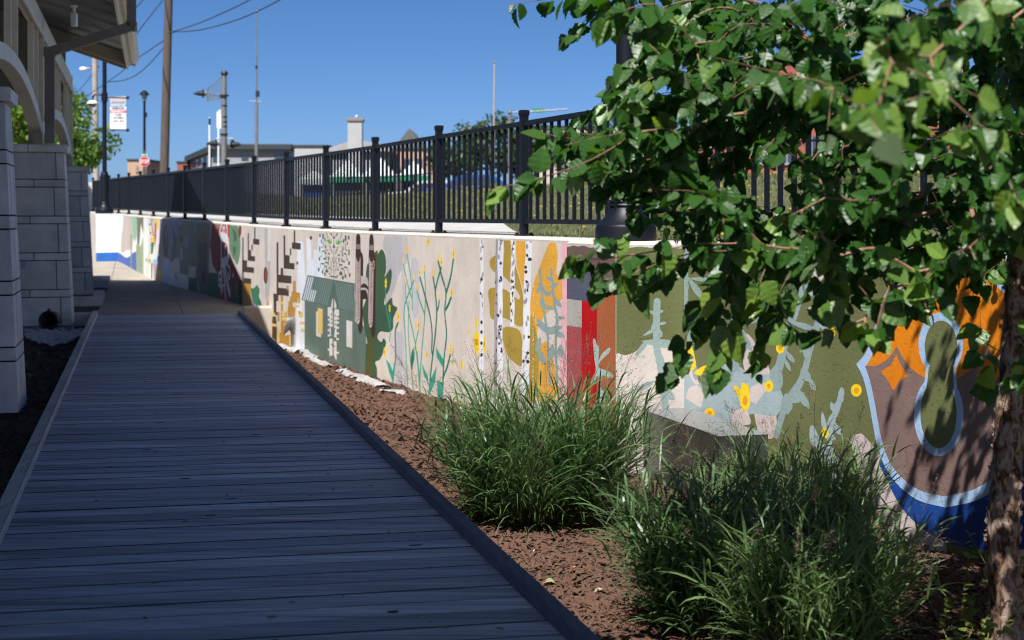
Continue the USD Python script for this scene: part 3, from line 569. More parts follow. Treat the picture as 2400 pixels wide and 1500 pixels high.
# --- grey ghost shapes, cactus-like green shape, the log letter
use(FRONTF, 540, 520, 3.409)
GH = (182, 178, 180)
blob('painted_shape', GH, [(1240, 105), (1330, 60), (1410, 100), (1420, 300), (1350, 420), (1320, 520), (1260, 640), (1225, 560), (1250, 400), (1240, 250), (1222, 200)])
blob('painted_shape', (190, 187, 190), [(1448, 320), (1482, 288), (1510, 350), (1514, 560), (1508, 720), (1462, 765), (1450, 560)])
blob('painted_shape', (186, 182, 184), [(1310, 900), (1350, 880), (1400, 930), (1412, 1100), (1405, 1375), (1335, 1360), (1320, 1150)])
ln('painted_drip', (190, 188, 188), [(1385, 100), (1388, 600), (1390, 1380)], .1)
blob('painted_cactus', (60, 90, 62), [(1180, 260), (1215, 220), (1243, 285), (1246, 390), (1233, 440), (1262, 400), (1284, 375), (1293, 430), (1272, 540), (1240, 600), (1236, 665), (1290, 605), (1302, 662), (1336, 690), (1305, 770), (1302, 850), (1268, 882), (1200, 878), (1178, 925), (1208, 960), (1226, 930), (1246, 965), (1226, 1040), (1196, 1100), (1160, 1122), (1175, 1185), (1160, 1330), (1085, 1290), (1085, 1000), (1095, 960), (1066, 800), (1060, 700), (1088, 600), (1085, 420), (1102, 330), (1120, 380)])
blob('painted_cactus', (84, 84, 38), [(1120, 290), (1150, 250), (1180, 240), (1172, 420), (1160, 560), (1145, 900), (1130, 1310), (1088, 1290), (1102, 980), (1118, 900), (1100, 720), (1110, 500)])
use(FRONTF, 820, 560, 6.25)
def cap(name, col, p0, p1, r):        # a capsule whose radius is given in crop pixels across
    (u0, z0), (u1, z1) = uv([p0, p1]); w = abs(uv([(p0[0] + r, p0[1])])[0][0] - uv([(p0[0] - r, p0[1])])[0][0]) / 2
    put(name, col, LineString([(u0, z0 - w), (u1, z1 + w)]).buffer(w, quad_segs=5))
SH = (60, 42, 32)
cap('painted_log', SH, (168, 190), (158, 1390), 34); cap('painted_log', SH, (352, 200), (345, 1450), 34)
pg('painted_log', SH, [(170, 745), (250, 745), (290, 880), (180, 885)])
pg('painted_log', (186, 176, 172), [(165, 545), (225, 540), (262, 570), (285, 660), (300, 800), (325, 960), (280, 960), (262, 800), (235, 745), (165, 750)], .01)
blob('painted_log', SH, [(170, 680), (215, 650), (265, 690), (300, 740), (290, 780), (240, 720), (175, 715)])
for x0, x1, y0, y1 in ((128, 122, 62, 1258), (322, 306, 75, 1310)):
    cap('painted_log', SH, (x0, y0), (x1, y1), 40); cap('painted_log', (196, 176, 170), (x0, y0 + 90), (x1, y1 - 10), 32); cap('painted_log', SH, (x0, y0 + 15), (x0, y0 + 95), 33)
    xx = x0; el('painted_log', (196, 176, 170), xx, y0 + 52, 26, 36); el('painted_log', SH, xx, y0 + 52, 19, 27); el('painted_log', (196, 176, 170), xx, y0 + 52, 8, 12)
    y = y0 + 125
    while y < y1 - 60:
        x = x0 + (x1 - x0) * (y - y0) / (y1 - y0); L_, t = R.uniform(10, 22), R.uniform(6, 13)
        pg('painted_log', SH, [(x - 24, y + t + 10), (x + L_, y - t), (x + 27, y - t + 4), (x + 24, y + 2), (x - 20, y + t + 17)])
        y += R.uniform(31, 40)
cap('painted_log', SH, (78, 740), (82, 900), 14); cap('painted_log', (196, 176, 170), (78, 750), (82, 900), 8); cap('painted_log', SH, (352, 300), (350, 460), 22); cap('painted_log', (196, 176, 170), (352, 315), (350, 450), 15); cap('painted_log', SH, (352, 335), (350, 430), 8)
# --- yellow flowers on teal stems
use(FRONTF, 540, 520, 3.409)
for pl, w in (([(1415, 260), (1440, 420), (1455, 560), (1455, 700)], 1), ([(1385, 335), (1420, 500), (1448, 600)], 1), ([(1470, 465), (1410, 620), (1390, 720), (1400, 900), (1425, 1420)], 1.1), ([(1405, 480), (1405, 600), (1440, 780), (1470, 920), (1490, 1050), (1525, 1420)], 1.1), ([(1553, 395), (1562, 560), (1555, 760), (1540, 950), (1520, 1200), (1515, 1420)], 1.1), ([(1490, 545), (1520, 640), (1555, 740)], 1), ([(1430, 640), (1425, 900), (1450, 1200), (1470, 1420)], 1), ([(1507, 860), (1480, 990), (1470, 1100)], 1), ([(1495, 1040), (1510, 1200), (1522, 1400)], 1), ([(1240, 525), (1250, 700), (1280, 850), (1275, 950)], 1), ([(1275, 720), (1285, 800)], 1)): ln('painted_stem', TEAL, pl, .028 * w)
for pl, w in (([(1517, 440), (1560, 600), (1600, 760), (1615, 900), (1612, 1030), (1622, 1060)], 1.3), ([(1622, 435), (1640, 560), (1652, 720), (1640, 900), (1610, 1150), (1585, 1420)], 1.3), ([(1688, 360), (1655, 480), (1640, 550)], 1.2), ([(1663, 310), (1690, 430), (1725, 560), (1715, 720), (1730, 900), (1710, 1100), (1695, 1420)], 1.3), ([(1785, 295), (1765, 430), (1730, 560)], 1.3), ([(1768, 600), (1745, 660), (1715, 715)], 1.3), ([(1672, 625), (1665, 680), (1650, 720)], 1.1), ([(1763, 1050), (1735, 1160), (1700, 1250)], 1.2), ([(1345, 800), (1320, 880), (1325, 1050), (1310, 1200), (1297, 1340)], 1.2)): ln('painted_stem', TEALD, pl, .030 * w)
for pl in ([(1245, 1095), (1275, 1130), (1300, 1190), (1312, 1120), (1320, 1180), (1300, 1280), (1268, 1190)], [(1530, 1130), (1580, 1230), (1588, 1300), (1550, 1230)], [(1590, 1290), (1650, 1150), (1640, 1280), (1587, 1400)], [(1645, 1000), (1705, 1100), (1700, 1165), (1652, 1080)], [(1655, 1260), (1700, 1290), (1706, 1440), (1658, 1450)]): pg('painted_leaf', TEAL, pl)
pg('painted_leaf', TEALD, [(1450, 1040), (1467, 1000), (1470, 1110), (1450, 1200), (1440, 1120)])
for x, y, r in ((1582, 160, .052), (1410, 225, .05), (1382, 312, .033), (1405, 460, .03), (1472, 440, .03), (1517, 405, .045), (1553, 365, .038), (1622, 408, .04), (1662, 285, .036), (1688, 322, .05), (1785, 258, .05), (1770, 565, .048), (1672, 598, .036), (1490, 525, .035), (1245, 490, .058), (1275, 690, .045), (1343, 755, .068), (1507, 825, .055), (1235, 1042, .062), (1495, 1005, .034), (1572, 1062, .045), (1763, 1015, .05), (1773, 1130, .032), (1848, 1135, .045), (1907, 870, .03)): flower(x, y, r, r > .04)
# --- birches before gold leaf shapes
use(FRONTF, 1000, 500, 3.26)
blob('painted_shape', OLV, [(590, 150), (630, 150), (662, 330), (735, 600), (735, 860), (600, 800), (520, 812), (490, 790), (482, 690), (472, 600), (505, 568), (600, 580), (680, 640), (712, 658), (700, 600), (600, 490), (510, 440), (485, 370), (520, 325), (592, 310)])
pg('painted_shape', ORG, [(680, 100), (765, 100), (762, 400), (740, 580), (690, 400)], .01)
blob('painted_shape', ORG, [(950, 205), (985, 212), (1005, 330), (995, 430), (1012, 490), (1060, 535), (1074, 590), (1030, 660), (1000, 690), (900, 790), (850, 900), (870, 1000), (920, 980), (965, 1100), (1010, 1420), (850, 1420), (790, 1100), (790, 850), (802, 600), (870, 400)])
blob('painted_shape', OLV, [(580, 890), (640, 868), (725, 920), (740, 1160), (640, 1110), (592, 1000)])
blob('painted_shape', OLV, [(790, 800), (840, 900), (860, 1100), (840, 1400), (780, 1400)])
pg('painted_field', (226, 172, 178), [(1028, 100), (1085, 100), (1085, 1500), (1008, 1500), (1035, 700), (1040, 640)])
BG = (140, 158, 156)
def sprig(pts, w, leaves, col=None):
    col = col or BG
    ln('painted_plant', col, pts, w)
    for x, y, L_, wd, an in leaves:
        wd *= 1.35; blob('painted_plant', col, [(x + L_ * c * math.cos(an) - wd * s * math.sin(an), y + L_ * c * math.sin(an) + wd * s * math.cos(an)) for c, s in ((-1, 0), (-.3, .8), (.4, 1), (1, .25), (1, -.15), (.4, -.8), (-.3, -.7))], 3)
sprig([(868, 440), (885, 600), (905, 780), (930, 960), (945, 1300)], .05, [(880, 560, 40, 14, .9), (865, 580, 35, 12, 2.2), (905, 600, 40, 12, .8), (890, 680, 50, 16, 1.4), (930, 720, 50, 12, .2), (880, 850, 60, 20, .9), (930, 890, 70, 22, .3), (860, 1000, 60, 16, 1.8), (880, 1090, 70, 18, 1.2)])
sprig([(955, 440), (968, 580), (985, 720), (1000, 800), (990, 960), (1000, 1300)], .05, [(945, 500, 35, 12, .5), (975, 550, 40, 12, -.4), (945, 610, 35, 12, 2.4), (1005, 680, 45, 14, .9), (1020, 795, 45, 10, .1), (980, 880, 60, 18, -.2), (1010, 920, 50, 18, .4), (1030, 1050, 50, 22, 1.5), (960, 1060, 60, 20, 1.7)])
for x0, w0, x1, w1, c, yb in ((425, 13, 420, 16, (226, 226, 230), 1400), (540, 10, 527, 13, (160, 152, 152), 1400), (570, 20, 560, 18, (226, 226, 230), 1400), (664, 14, 657, 16, (226, 226, 230), 860), (786, 24, 752, 28, (226, 226, 230), 1400)):
    n = 14; L_ = []; Rr = []
    for i in range(n + 1):
        t = i / n; y = 150 + (yb - 150) * t; x = x0 + (x1 - x0) * t + R.normal(0, 2.0); w = (w0 + (w1 - w0) * t) * R.uniform(.9, 1.12); L_.append((x - w, y)); Rr.append((x + w, y))
    pg('painted_birch', c, L_ + Rr[::-1])
    for i in range(26):
        t = R.uniform(.02, .98); y = 150 + (yb - 150) * t; x = x0 + (x1 - x0) * t; w = w0 + (w1 - w0) * t; dark = R.rand() < .45
        dx = R.uniform(-.75, .75) * w
        blob('painted_birch', (44, 48, 52) if dark else (150, 146, 150), [(x + dx + R.uniform(.25, .55) * w * math.cos(a) * (1 if dark else .9), y + R.uniform(9, 17) * (1 if dark else 1.6) * math.sin(a)) for a in np.linspace(0, 2 * np.pi, 7)[:-1]], 3)
for x, y, r in ((380, 835, .055), (385, 985, .115), (440, 1000, .085), (325, 900, .028), (185, 1040, .055), (195, 1150, .03), (270, 1160, .045)): flower(x, y, r, r > .06)
pg('painted_birch', (226, 226, 230), [(410, 780), (436, 780), (437, 1200), (404, 1200)])
for y in (830, 905, 990, 1080): blob('painted_birch', (44, 48, 52), [(412, y), (424, y - 14), (432, y + 4), (420, y + 18)], 3)
# --- pilaster front
use(P1, 1000, 500, 3.26)
put('painted_field', (108, 88, 80), sbox(-9, -BIG, 9, BIG))
pg('painted_block', (84, 86, 104), [(1040, 438), (1306, 455), (1306, 682), (1040, 648)])
pg('painted_block', (168, 94, 56), [(1308, 540), (1500, 560), (1500, 1800), (1304, 1800)])
pg('painted_block', (170, 166, 158), [(1040, 648), (1190, 667), (1190, 872), (1040, 853)])
pg('painted_block', (168, 76, 78), [(1040, 853), (1188, 872), (1188, 1800), (1040, 1800)])
pg('painted_block', (178, 6, 10), [(1189, 667), (1305, 683), (1303, 1800), (1187, 1800)])
PB = (168, 186, 180)
blob('painted_plant', PB, [(1275, 962), (1290, 960), (1302, 1000), (1320, 1030), (1318, 1120), (1345, 1070), (1385, 1035), (1405, 1026), (1402, 1060), (1370, 1090), (1322, 1145), (1322, 1180), (1370, 1195), (1420, 1225), (1427, 1250), (1385, 1256), (1345, 1240), (1338, 1335), (1382, 1358), (1350, 1378), (1338, 1500), (1316, 1500), (1318, 1245), (1280, 1300), (1250, 1312), (1268, 1260), (1296, 1200), (1286, 1120), (1278, 1020)], 4)
# --- pilaster end, facing up the path
use(P2, 1420, 540, 3.261)
put('painted_field', (196, 186, 180), sbox(-BIG, -BIG, BIG, BIG))
pg('painted_field', (98, 102, 64), smoothline([(40, 60), (680, 60), (680, 900), (600, 885), (500, 850), (420, 832), (330, 842), (270, 880), (225, 925), (150, 952), (90, 938), (40, 915)], True, 4))
sprig([(390, 545), (385, 700), (388, 900), (410, 1000), (430, 1150), (470, 1500)], .05, [(392, 570, 34, 14, 1.5), (380, 620, 44, 18, 1.4), (350, 625, 30, 10, .5), (415, 620, 24, 9, -.3), (375, 740, 50, 24, 1.5), (325, 780, 50, 11, -.5), (425, 710, 34, 10, -.2), (410, 780, 36, 16, 1.2), (270, 900, 80, 16, -.9), (420, 860, 150, 26, .08), (530, 890, 110, 24, .3), (410, 980, 60, 26, 1.3), (450, 1030, 80, 22, .4), (270, 1200, 110, 18, -.45), (430, 1120, 60, 24, 1.2), (480, 1250, 60, 24, .8), (330, 1400, 60, 20, .9)])
# --- right-hand wall: the olive field with pale plants
use(FRONTF, 1420, 540, 3.261)
BL = (156, 172, 176)
pg('painted_field', (206, 192, 186), [(1500, 300), (1650, 200), (1760, 150), (2300, 60), (1950, 100), (1800, 230), (1700, 320), (1620, 420), (1530, 440)], .01)
blob('painted_shape', (200, 184, 180), [(1035, 860), (1060, 800), (1090, 792), (1140, 850), (1200, 950), (1260, 1080), (1290, 1300), (1310, 1560), (1180, 1560), (1120, 1300), (1060, 1050)])
pg('painted_field', (204, 190, 184), [(590, 940), (640, 1040), (700, 1130), (760, 1250), (1000, 1400), (1010, 1800), (590, 1800)], .03)
blob('painted_shape', BL, [(600, 1060), (700, 1180), (820, 1040), (1000, 1030), (1110, 1100), (1262, 1105), (1330, 1200), (1360, 1300), (1300, 1420), (1150, 1400), (1020, 1440), (940, 1560), (820, 1560), (760, 1440), (600, 1420)])
pg('painted_shape', (204, 190, 184), [(700, 1180), (760, 1230), (730, 1360), (610, 1280), (640, 1200)], .01); pg('painted_shape', (204, 190, 184), [(1110, 1200), (1180, 1160), (1260, 1180), (1200, 1260), (1150, 1330), (1090, 1290)], .02)
pg('painted_shape', (98, 102, 64), [(880, 1060), (960, 1090), (930, 1150)], .01); pg('painted_shape', (204, 190, 184), [(950, 1390), (1080, 1350), (1120, 1480), (980, 1500)], .02)
sprig([(620, 200), (612, 420), (620, 620), (640, 760), (650, 900), (690, 1100)], .075, [(640, 150, 60, 20, .6), (700, 220, 70, 16, .7), (560, 250, 40, 16, .8), (600, 420, 60, 34, 1.5), (520, 560, 120, 22, 2.1), (690, 440, 110, 20, .95), (720, 370, 70, 14, .05), (640, 560, 50, 14, .8), (570, 410, 40, 16, 1.4), (650, 730, 40, 20, .9), (690, 710, 60, 10, 1.9), (690, 830, 60, 16, .6)])
sprig([(830, 420), (815, 560), (812, 760), (830, 900), (820, 1080)], .06, [(860, 160, 60, 14, 1.5), (920, 230, 90, 18, .9), (900, 790, 110, 18, .6), (850, 850, 60, 20, 1.0), (770, 640, 30, 10, .2)])
sprig([(1010, 480), (1000, 640), (1005, 800), (990, 960), (950, 1130)], .07, [(1010, 520, 60, 20, 1.3), (1100, 520, 70, 16, .8), (1080, 690, 110, 24, -.25), (960, 680, 50, 16, .3), (1070, 840, 90, 22, 1.0), (1040, 780, 50, 22, .8), (920, 850, 90, 14, .5), (985, 880, 26, 16, 1.4), (1000, 1030, 60, 22, 1.9)])
sprig([(1500, 420), (1470, 540), (1420, 700), (1370, 860), (1340, 1000), (1290, 1180)], .085, [(1500, 400, 80, 26, .5), (1440, 430, 60, 18, -.5), (1440, 540, 60, 26, 1.2), (1510, 730, 110, 22, .3), (1440, 790, 80, 14, 1.2), (1310, 780, 90, 22, .0), (1370, 850, 50, 26, 1.2), (1410, 960, 60, 14, .9), (1390, 1020, 60, 12, 1.1), (1290, 1080, 60, 22, 1.9), (1330, 1150, 80, 26, 1.7)])
sprig([(1650, 450), (1640, 600), (1620, 720), (1560, 920), (1530, 1050), (1480, 1180), (1380, 1330), (1310, 1560)], .06, [(1660, 520, 50, 20, 1.4), (1635, 600, 40, 18, 1.5), (1640, 680, 36, 14, 1.5), (1650, 720, 70, 14, -.8), (1550, 920, 60, 26, 1.8), (1530, 1100, 60, 28, 1.0), (1580, 1170, 60, 16, 1.1), (1440, 1270, 80, 40, -.3), (1510, 1280, 90, 22, 1.0), (1390, 1320, 80, 36, 1.5)])
flower(640, 960, .05, False); blob('painted_flower', YEL, [(622, 900), (655, 888), (680, 950), (690, 1040), (655, 1072), (632, 1020)], 4); blob('painted_flower', YEL, [(680, 1090), (740, 1040), (805, 1030), (812, 1070), (770, 1090), (745, 1140), (720, 1110)], 4)
blob('painted_flower', YEL, [(980, 1200), (1008, 1188), (1030, 1220), (1045, 1165), (1072, 1175), (1096, 1185), (1100, 1250), (1106, 1330), (1068, 1384), (1035, 1345), (1028, 1300)], 4); el('painted_flower_heart', (226, 150, 30), 1068, 1300, 20, 36)
for x, y, rx, ry in ((1337, 898, 33, 44), (1250, 1190, 34, 44), (797, 1395, 40, 40), (1725, 780, 34, 44)): el('painted_flower', YEL, x, y, rx, ry); el('painted_flower_heart', (226, 150, 30), x, y, rx * .42, ry * .45)
use(FRONTF, 1900, 540, 1.876)
for pts, w, lv in (([(140, 710), (120, 780), (95, 850), (85, 960), (95, 1100)], .05, [(135, 730, 24, 9, 1.2), (120, 770, 26, 12, 2.2), (100, 775, 22, 9, 1.2), (95, 840, 34, 14, 1.6), (60, 840, 44, 9, 1.4), (120, 870, 34, 11, 1.0), (80, 900, 36, 14, .5)]), ([(10, 880), (50, 960), (90, 1000), (130, 1040)], .06, [(20, 920, 40, 16, 1.0), (70, 960, 44, 18, .4), (100, 1000, 40, 16, .8), (40, 1010, 50, 14, .6)]), ([(45, 240), (42, 330), (55, 420)], .04, [(45, 300, 30, 11, 1.5), (60, 410, 30, 14, .4), (20, 280, 30, 11, .1), (80, 185, 34, 11, .6)])): sprig(pts, w, lv, BL)
el('painted_flower', YEL, 203, 703, 24, 28); el('painted_flower_heart', (226, 150, 30), 204, 704, 10, 13)
el('painted_flower', YEL, 88, 455, 18, 24); el('painted_flower', YEL, 132, 1162, 16, 14); el('painted_flower', YEL, 66, 890, 16, 22)
blob('painted_shape', (196, 182, 178), [(182, 930), (215, 893), (250, 915), (320, 1010), (350, 1110), (420, 1240), (520, 1330), (600, 1390), (560, 1450), (400, 1370), (300, 1250), (230, 1110)])
blob('painted_band', (24, 66, 140), [(320, 1000), (345, 1110), (400, 1215), (470, 1290), (560, 1350), (660, 1390), (800, 1405), (980, 1390), (1200, 1290), (1300, 1100), (1200, 900), (600, 1000)])
half = [(595, 120), (500, 138), (420, 178), (360, 232), (320, 300), (292, 400), (264, 490), (240, 545), (203, 588), (230, 640), (252, 720), (272, 830), (296, 950), (335, 1050), (395, 1128), (480, 1188), (595, 1218)]
hs_ = [tuple(q) for q in np.vstack([smoothline(half[:9], n=6), smoothline(half[8:], n=6)[1:]])]
sh = Polygon(uv(hs_ + [(2 * 595 + (595 - x) * .16 - x, y) for x, y in hs_[::-1]][1:-1])).buffer(0)
put('painted_shield', (160, 186, 218), sh); inner = sh.buffer(-.052, join_style=2)
put('painted_shield', (128, 104, 98), inner)
def clipput(name, col, pl): put(name, col, Polygon(uv(pl)).buffer(0).intersection(inner))
mir = lambda pl: [(2 * 580 - x, y) for x, y in pl]
OR_ = (216, 124, 14)
for mm in (lambda p: p, mir):
    clipput('painted_shield', OR_, mm([(580, 60), (580, 660), (500, 645), (460, 620), (425, 585), (400, 545), (380, 508), (360, 545), (330, 575), (290, 596), (200, 592), (150, 400), (300, 60)]))
    clipput('painted_shield', OR_, mm([(380, 545), (398, 590), (430, 640), (392, 662), (366, 708), (346, 665), (312, 620), (355, 592)]))
def eight(t0, t1, b0, b1, wst):
    a = np.linspace(0, 2 * np.pi, 40, endpoint=False)
    top = Polygon(uv([(t0[0] + t1[0] * math.cos(t), t0[1] + t1[1] * math.sin(t)) for t in a])); bot = Polygon(uv([(b0[0] + b1[0] * math.cos(t), b0[1] + b1[1] * math.sin(t)) for t in a]))
    return unary_union([top, bot, Polygon(uv(wst))]).buffer(0)
put('painted_numeral', (160, 186, 218), eight((575, 500), (98, 140), (566, 812), (109, 180), [(510, 600), (640, 600), (648, 700), (500, 700)]))
put('painted_numeral', (104, 108, 68), eight((576, 512), (72, 116), (565, 806), (80, 152), [(522, 600), (630, 600), (632, 700), (512, 700)]))
# --- far pilaster
use(P3, 210, 480, 7.5)
put('painted_field', (226, 226, 226), sbox(-BIG, -BIG, BIG, BIG))
pg('painted_wave', (40, 98, 170), [(60, 842), (520, 832), (520, 1400), (60, 1400)])
for pl in ([(130, 600), (190, 610), (240, 640), (230, 720)], [(190, 610), (200, 680), (120, 770)], [(240, 620), (290, 580), (300, 640), (260, 690)]): ln('painted_line', (190, 192, 198), pl, .03)
# --- lay the paint
def lay(face, ulim):
    u0, u1 = ulim; us = np.linspace(u0, u1, 160); rough = .022 + .012 * np.sin(us * 9) * np.sin(us * 23 + 1) + R.uniform(-.004, .004, 160)
    region = Polygon([(u0, -.9)] + [(u, float(face.zt(u)) - .022 - abs(r) * .6) for u, r in zip(us, rough)] + [(u1, -.9)]).buffer(0)
    done, out = None, []
    for name, col, g in reversed(face.shapes):
        g = g.intersection(region)
        vis = g if done is None else g.difference(done)
        done = g if done is None else unary_union([done, g])
        if not vis.is_empty: out.append((name, col, vis))
    groups = {}
    for name, col, vis in out[::-1]:
        one = name in ('painted_flower', 'painted_step', 'painted_window')
        groups.setdefault((name, col, len(groups) if one else 0), []).append(vis)
    for (name, col, _), gs in groups.items():
        V, T, n = [], [], 0
        for g in gs:
            for p in getattr(g, 'geoms', [g]):
                if p.geom_type != 'Polygon' or p.area < 2e-5: continue
                p = p.simplify(.0008)
                try: v, t = trimesh.creation.triangulate_polygon(p, engine='earcut')
                except Exception: continue
                if len(t) == 0: continue
                v = np.asarray(v)[:, :2]; V.append(v); T.append(np.asarray(t) + n); n += len(v)
        if not V: continue
        v, t = np.vstack(V), np.vstack(T); w = face.world(v, .004)
        nn = np.cross(w[t[:, 1]] - w[t[:, 0]], w[t[:, 2]] - w[t[:, 0]]); flip = nn[:, :2] @ face.n < 0; t[flip] = t[flip][:, ::-1]
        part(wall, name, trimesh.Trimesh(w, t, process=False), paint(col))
for x in (953, 1044, 1106, 1251, 1905):      # beads of paint along the joints of the formwork
    s_j = wall_s(x)[0]; bd = []
    for i in range(70):
        b = trimesh.creation.icosphere(0, R.uniform(.0015, .0042)); b.apply_scale((1, 1, R.uniform(1, 2.2))); b.apply_translation(WL(s_j + R.normal(0, .006), FRONT + .004, R.uniform(-.3, 1.2))); bd.append(b)
    part(wall, 'form_seam', cat_(bd), paint(CREAM if x < 1900 else (104, 108, 68)), kind='stuff')
lay(FRONTF, (-SJ2, 10.5)); 
lay(P1, (-(SJ1 + .826) - 0 + 0, -SJ1)); lay(P2, (.0, .487)); lay(P3, (.0, .55))
# ---------------------------------------------------------------- black metal fence on the wall
m_black = mat('black_metal', (.0045, .006, .011), .45, .15, 8., .05, 200., spec=.28)
fen = thing('metal_fence', 'black picket fence running along the top of the painted wall', 'fence', WL(0, 0, 1.235))
def wlmesh(m, s=0., off=0., z=0.):      # local (along, out, up) at a point of the fence line
    p = F0 + s * DW + off * NW; return frame_mesh(m, DW, NW, (p[0], p[1], z))
KS = list(range(-3, 17))
for k in KS:
    s = k * PITCH; z = float(ztop(s))
    p = part(fen, 'fence_post', wlmesh(bxm(-.031, .031, -.031, .031, .004, 1.045), s, 0, z), m_black)
    part(p, 'post_cap', wlmesh(cat_([chamfer_box(-.038, .038, -.038, .038, 1.045, 1.082, .008), bxm(-.035, .035, -.035, .035, 1.03, 1.046)]), s, 0, z), m_black)
    part(p, 'base_plate', wlmesh(cat_([chamfer_box(-.085, .085, -.06, .06, .001, .016, .004)] + [bxm(a - .012, a + .012, b - .012, b + .012, .014, .03) for a in (-.065, .065) for b in (-.04, .04)]), s, 0, z), m_black)
    if k == KS[-1]: continue
    a, b = s + .032, s + PITCH - .032
    for name, h0, hh in (('bottom_rail', .125, .038), ('top_rail', .965, .042)):
        part(fen, name, bar([*(F0 + a * DW), float(ztop(a)) + h0], [*(F0 + b * DW), float(ztop(b)) + h0], .040, hh), m_black)
    n = 14
    for i in range(n):
        q = s + PITCH * (i + 1) / (n + 1); zz = float(ztop(q))
        part(fen, 'picket', wlmesh(bxm(-.0125, .0125, -.0125, .0125, .143, .945), q, 0, zz), m_black)
# ---------------------------------------------------------------- street lamps on the pilasters
def lamp_base(t, c, z, k=1.0):
    part(t, 'lamp_base', lathe([(0, 0), (.205 * k, 0), (.207 * k, .006), (.205 * k, .085 * k), (.196 * k, .105 * k), (.185 * k, .112 * k), (.160 * k, .135 * k), (.128 * k, .175 * k), (.112 * k, .215 * k), (.108 * k, .226 * k), (0, .226 * k)], (*c, z), 40), m_black, smooth=30)
    part(t, 'base_ring', lathe([(.09 * k, .224 * k), (.116 * k, .226 * k), (.121 * k, .236 * k), (.116 * k, .246 * k), (.11 * k, .248 * k), (.116 * k, .251 * k), (.121 * k, .261 * k), (.116 * k, .271 * k), (.09 * k, .273 * k)], (*c, z), 40), m_black, smooth=40)
s1, d1, L1 = PIL[0]; c1 = (F0 + (s1 + L1 / 2 + .02) * DW + (FRONT + d1 / 2 - .02) * NW); z1 = float(ztop(s1)) + .006
lt = thing('street_lamp', 'black street lamp with bell base on the near pilaster behind the birch leaves', 'street lamp', (*c1, z1), group=None)
lamp_base(lt, c1, z1)
part(lt, 'lower_shaft', lathe([(.098, .272), (.098, .72), (.085, .77), (.072, .80)], (*c1, z1), 28), m_black, smooth=30)
part(lt, 'upper_shaft', lathe([(.066, .79), (.058, 3.9), (.0, 3.9)], (*c1, z1), 24), m_black, smooth=30)
def lantern(t, c, z, k=1.0):
    part(t, 'lamp_head', lathe([(0, 0), (.05 * k, 0), (.07 * k, .05 * k), (.09 * k, .06 * k), (.06 * k, .09 * k), (.08 * k, .12 * k)], (*c, z), 16), m_black, smooth=30)
    gl = part(t, 'lamp_glass', lathe([(.075 * k, .12 * k), (.15 * k, .44 * k), (.0, .44 * k)], (*c, z), 8), mat('lamp_glass', (.42, .46, .52), .2, .05, spec=.6))
    part(t, 'lamp_cap', lathe([(.0, .43 * k), (.27 * k, .43 * k), (.275 * k, .46 * k), (.22 * k, .53 * k), (.15 * k, .62 * k), (.05 * k, .68 * k), (.0, .70 * k)], (*c, z), 16), m_black, smooth=40)
    part(t, 'lamp_bar', cat_([tube([(c[0] + .08 * k * math.cos(a), c[1] + .08 * k * math.sin(a), z + .12 * k), (c[0] + .155 * k * math.cos(a), c[1] + .155 * k * math.sin(a), z + .44 * k)], .012 * k, 5) for a in np.arange(0, 6.2, math.pi / 4)]), m_black)
lantern(lt, c1, z1 + 3.88)
s2, d2, L2 = PIL[1]; c2 = F0 + (s2 + .36) * DW + (FRONT + d2 / 2 + .02) * NW; z2 = float(ztop(s2)) + .006
lt2 = thing('street_lamp', 'black street lamp carrying a banner and a camera at the far end of the wall', 'street lamp', (*c2, z2))
lamp_base(lt2, c2, z2, 1.15)
part(lt2, 'lower_shaft', lathe([(.125, .3), (.115, 1.0), (.10, 1.06), (.085, 1.12)], (*c2, z2), 20), m_black, smooth=30)
part(lt2, 'upper_shaft', lathe([(.062, 1.10), (.055, 4.6), (0, 4.6)], (*c2, z2), 16), m_black, smooth=30)
lantern(lt2, c2, z2 + 4.58)
Yl = c2[1]
part(lt2, 'banner_arm', cat_([tube([px(245, y, Yl), px(299, y + 2, Yl)], .022, 6) for y in (227, 303)] + [trimesh.primitives.Sphere(radius=.045, center=px(299, y + 2, Yl), subdivisions=1).copy() for y in (227, 303)]), m_black)
part(lt2, 'camera_arm', tube([px(245, 227, Yl), px(232, 221, Yl), px(221, 222, Yl), px(218, 228, Yl), px(218, 238, Yl)], .028, 6), m_black)
part(lt2, 'arm_clamp', lathe([(.05, -.12), (.085, -.12), (.085, .12), (.05, .12)], px(245, 228, Yl), 14), m_black)
pc_ = px(217, 240, Yl)
part(lt2, 'dome_camera', lathe([(0, .05), (.09, .04), (.145, 0), (.148, -.035), (.11, -.04)], pc_, 16), mat('white_housing', (.75, .75, .74), .4, .05), smooth=30)
part(lt2, 'dome_lens', lathe([(.105, -.038), (.085, -.095), (.04, -.13), (0, -.135)], pc_, 16), mat('smoked_dome', (.06, .06, .07), .15, .05, spec=.7), smooth=40)
